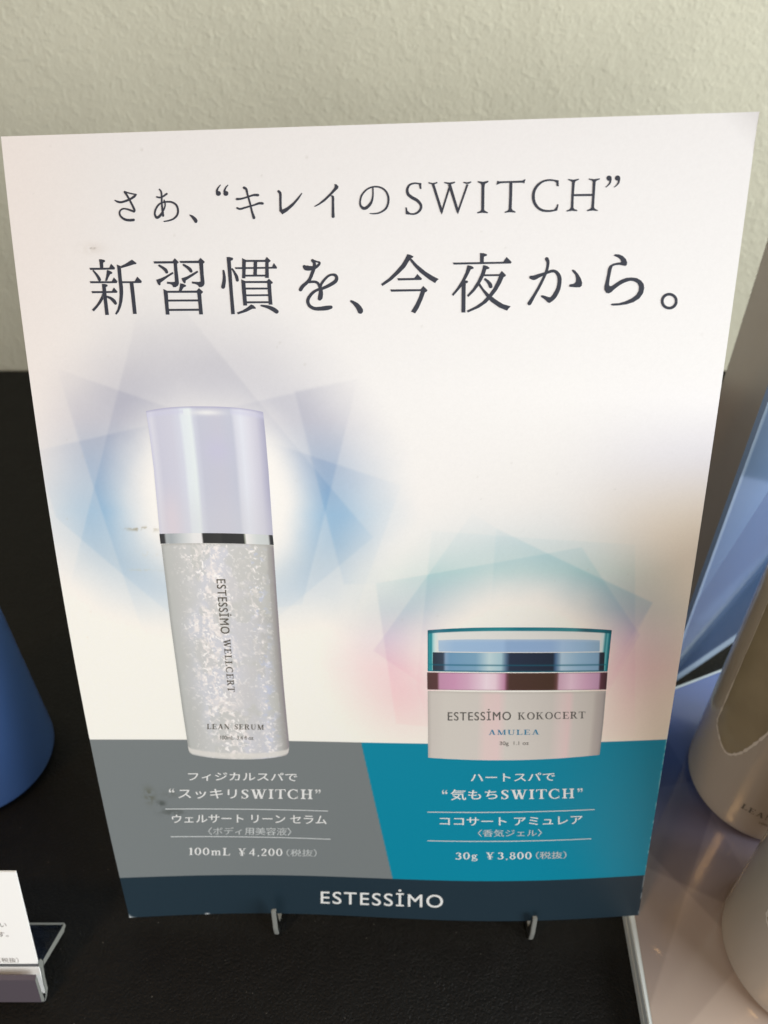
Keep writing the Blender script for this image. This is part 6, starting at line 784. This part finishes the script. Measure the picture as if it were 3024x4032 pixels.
# ---------------------------------------------------------------- bottles
def bottle_profile(r, hb):
    p = [(0, 0.0002), (r - 3.0, 0.0002)] + [(r - 3.0 + 3.0 * math.sin(a), 3.0 - 3.0 * math.cos(a)) for a in [math.pi / 12 * k for k in range(1, 7)]]
    p += [(r, z) for z in np.linspace(6, hb - 1, 12)] + [(r - 0.3, hb - 0.3), (r - 1.2, hb), (0, hb)]
    return [(a * MM, b * MM) for a, b in p]
def make_bottle(name, label, loc, body_m, cap_m, group=None):
    t = thing(name, label, "bottle", loc, group)
    lathe("body", bottle_profile(23.6, 96), body_m, t)
    lathe("collar", [(0.0, .0962), (.0232, .0962), (.0234, .0966), (.0234, .1016), (.0232, .102), (0, .102)], M_silver, t)
    lathe("cap", [(0.0, .1022), (.0235, .1022), (.0235, .150), (.0230, .152), (.0218, .153), (0, .153)], cap_m, t)
    return t
CURVE = [(-179.5, 96), (-178.7, 87), (-178, 66), (-177.4, 50), (-176.7, 43), (-170, 40.2), (-162, 38.0), (-156, 38.0), (-150.2, 41.3), (-146.4, 45), (-141.8, 51.8), (-138.4, 58.1), (-134, 67), (-131, 76), (-129.5, 86), (-129, 95)]
def chamber(t, rot=0.0, zoff=-8.0):
    cv = catmull([(a, b, 0) for a, b in CURVE], 6)[:, :2]; V_, F_ = [], []
    # filled area: for each height, between the left and the right branch
    zs = np.linspace(38.4, 95, 90); k = int(np.argmin(cv[:, 1])); Lb = cv[:k + 1][::-1]; Rb = cv[k:]
    for z in zs:
        a0 = np.interp(z, Lb[:, 1], Lb[:, 0]); a1 = np.interp(z, Rb[:, 1], Rb[:, 0])
        for q in np.linspace(a0, a1, 16): a = math.radians(q + rot); V_.append((0.02364 * math.cos(a), 0.02364 * math.sin(a), (z + zoff) * MM))
    for i in range(len(zs) - 1):
        for j in range(15): b = i * 16 + j; F_.append((b, b + 1, b + 17, b + 16))
    ch_ = mesh_obj("liquid_chamber", V_, F_, M_inner, t, smooth=True)
    # bright wavy rim
    V_, F_ = [], []; m_ = len(cv)
    rad = 0.00022
    for i, (q, z) in enumerate(cv):
        a = math.radians(q + rot); e = 1 + 0.6 * math.sin(i * 2.7) * math.sin(i * 1.1); wz = rad * e * (1.6 if z < 60 else 0.5)
        tq = cv[min(i + 1, m_ - 1)] - cv[max(i - 1, 0)]; tt = np.array([tq[0] * 0.41, tq[1]]); tt /= np.linalg.norm(tt) + 1e-9; nn = np.array([-tt[1], tt[0]])
        for s_ in (-1, 1):
            aa = a + s_ * nn[0] * wz / 0.0237; V_.append((0.0237 * math.cos(aa), 0.0237 * math.sin(aa), (z + zoff) * MM + s_ * nn[1] * wz))
    for i in range(m_ - 1): F_.append((2 * i, 2 * i + 1, 2 * i + 3, 2 * i + 2))
    mesh_obj("chamber_rim", V_, F_, M_rim, ch_, smooth=True)
def wrap_text(t, kind, s, a0, z0, h, name, m):
    Vt, Ft = serif_mesh(s) if kind == 's' else font_mesh(s); k = h * MM
    V_ = [(0.02368 * math.cos(math.radians(a0) + a[0] * k / 0.0236), 0.02368 * math.sin(math.radians(a0) + a[0] * k / 0.0236), z0 * MM + a[1] * k) for a in Vt]
    return V_, Ft
def bottle_text(t, rot=0.0):
    V_, F_ = [], []
    for args in (('s', "LEAN SERUM", -131.5 + rot, 13.6, 2.5), ('k', "100mL  3.4 fl oz", -117 + rot, 10.4, 1.6)):
        a, b = wrap_text(t, *args, "x", None); n0 = len(V_); V_ += a; F_ += [tuple(n0 + i for i in f_) for f_ in b]
    mesh_obj("bottle_lettering", V_, F_, M_bot_ink, t)
b1 = make_bottle("sample_bottle", "taupe frosted bottle lettered LEAN SERUM, standing further back on the display tray", (0.124, 0.044, 0.0082), M_bottle, M_cap, "sample bottles on the tray")
chamber(b1); bottle_text(b1)
b2 = make_bottle("sample_bottle", "taupe frosted bottle at the front of the display tray, cut by the frame corner", (0.1195, -0.010, 0.0082), M_bottle, M_cap, "sample bottles on the tray")
chamber(b2, 8.0, -7.6); bottle_text(b2, 8.0)
b3 = make_bottle("blue_bottle", "dark blue satin bottle standing on the black shelf at the left edge", (-0.137, 0.057, 0.0002), M_blue, M_blue)
# ---------------------------------------------------------------- display tray and its panels
dt = thing("display_stand", "promotional display stand with printed tray and blue back panel, right of the poster", "display", (0.073, 0, 0))
ox = 0.073
A = np.array([0.0735, 0.0676]); B = A + 0.16 * np.array([0.91, 0.415])     # rear edge runs away to the right
def tx(y): return 0.0733 + (y + 0.0004) * 0.045
ns, nt_ = 300, 420
s = np.linspace(0, 1, ns); t = np.linspace(0, 1, nt_); S, Tt = np.meshgrid(s, t)
yb = A[1] + S * 0.16 * 0.415 / 0.91 * 0.91; XX = tx(-0.09 + Tt * (yb + 0.09)) * (1 - S) + (A[0] + 0.16) * S; YY = -0.09 + Tt * (yb + 0.09)
xm = XX * 1000; ym = YY * 1000
tc_ = ramp(ym + (xm - 100) * 0.15, [(-60, (142, 124, 110)), (-25, (134, 118, 106)), (0, (126, 112, 104)), (18, (108, 98, 100)), (32, (92, 88, 104)), (50, (76, 88, 124)), (70, (78, 92, 136)), (90, (80, 98, 140))])
def hp(px, py, ang): a = math.radians(ang); return smooth01(((xm - px) * math.cos(a) + (ym - py) * math.sin(a)) / 0.5 * .5 + .5)
tc_ = tc_ * np.array((1.13, 1.17, 1.22))
fac = -9 * hp(95, 0, 35) + 8 * hp(100, 24, -30) - 9 * hp(88, 10, 62) * hp(120, 0, 170) + 7 * hp(92, -20, -50) - 6 * hp(85, 40, 100) + 6 * hp(110, 10, 15)
tc_ = tc_ + 1.6 * fac[..., None] * np.array((1, .95, .85))
fast_grid("printed_tray_top", np.stack([XX - ox, YY, np.full_like(XX, 0.0081)], -1).reshape(-1, 3), ns, nt_, M_tray, dt, lin(np.clip(tc_, 0, 250)).reshape(-1, 3), smooth=False)
base_poly = [(tx(-0.09) - ox, -0.09), (A[0] + 0.16 - ox, -0.09), (A[0] + 0.16 - ox, A[1] + 0.16 * 0.415), (A[0] - ox, A[1])]
prism("tray_base", [(x, y, 0.0002) for x, y in base_poly], (0, 0, 0.0036), M_white_board, dt, bevel=0.0002)
prism("tray_cover", [(x, y, 0.0040) for x, y in base_poly], (0, 0, 0.0040), M_white_board, dt, bevel=0.0003)
# blue folded back panel standing just behind the tray
F0 = np.array([0.1016, 0.0812]); F1 = np.array([0.1362, 0.1052])
fd = F1 - F0; fd /= np.linalg.norm(fd); fn = np.array([-fd[1], fd[0]])
ns, nt_ = 260, 360
s = np.linspace(0, 0.14, ns); z = np.linspace(0.0050, 0.1748, nt_); S, Z = np.meshgrid(s, z)
sm = S * 1000; zm = Z * 1000 - 8.5
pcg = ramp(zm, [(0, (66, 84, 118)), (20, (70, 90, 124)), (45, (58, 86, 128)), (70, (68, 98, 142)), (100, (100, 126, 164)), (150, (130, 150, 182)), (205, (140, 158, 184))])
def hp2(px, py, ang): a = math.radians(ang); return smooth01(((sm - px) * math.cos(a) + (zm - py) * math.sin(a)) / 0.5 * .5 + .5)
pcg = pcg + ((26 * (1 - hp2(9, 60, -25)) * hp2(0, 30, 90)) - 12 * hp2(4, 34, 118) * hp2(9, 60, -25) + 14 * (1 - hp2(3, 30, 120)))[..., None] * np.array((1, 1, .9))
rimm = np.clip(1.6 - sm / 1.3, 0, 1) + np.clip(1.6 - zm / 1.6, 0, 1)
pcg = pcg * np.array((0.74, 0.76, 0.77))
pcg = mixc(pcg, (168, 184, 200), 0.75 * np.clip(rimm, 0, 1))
PX = F0[0] + S * fd[0]; PY = F0[1] + S * fd[1]
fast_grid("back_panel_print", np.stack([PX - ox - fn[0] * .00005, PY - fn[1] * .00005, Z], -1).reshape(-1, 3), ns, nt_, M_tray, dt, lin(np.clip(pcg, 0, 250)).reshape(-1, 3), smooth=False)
q0 = F0; q1 = F0 + fd * 0.14
prism("back_panel", [(q0[0] - ox, q0[1], .005), (q1[0] - ox, q1[1], .005), (q1[0] - ox + fn[0] * .0015, q1[1] + fn[1] * .0015, .005), (q0[0] - ox + fn[0] * .0015, q0[1] + fn[1] * .0015, .005)], (0, 0, 0.170), mat("blue_board_edge", (140, 160, 190), 0.4), dt)
# plain left side of the stand, running back from the blue panel's edge
g0 = np.array([0.1014, 0.0820]); g1 = np.array([0.1203, 0.1500]); gd = (g1 - g0) / np.linalg.norm(g1 - g0); gn = np.array([gd[1], -gd[0]]) * 0.002
prism("side_panel", [(g0[0] - ox, g0[1], 0.0002), (g1[0] - ox, g1[1], 0.0002), (g1[0] + gn[0] - ox, g1[1] + gn[1], 0.0002), (g0[0] + gn[0] - ox, g0[1] + gn[1] + 0.0012, 0.0002)], (0, 0, 0.1745), M_grey_board, dt)
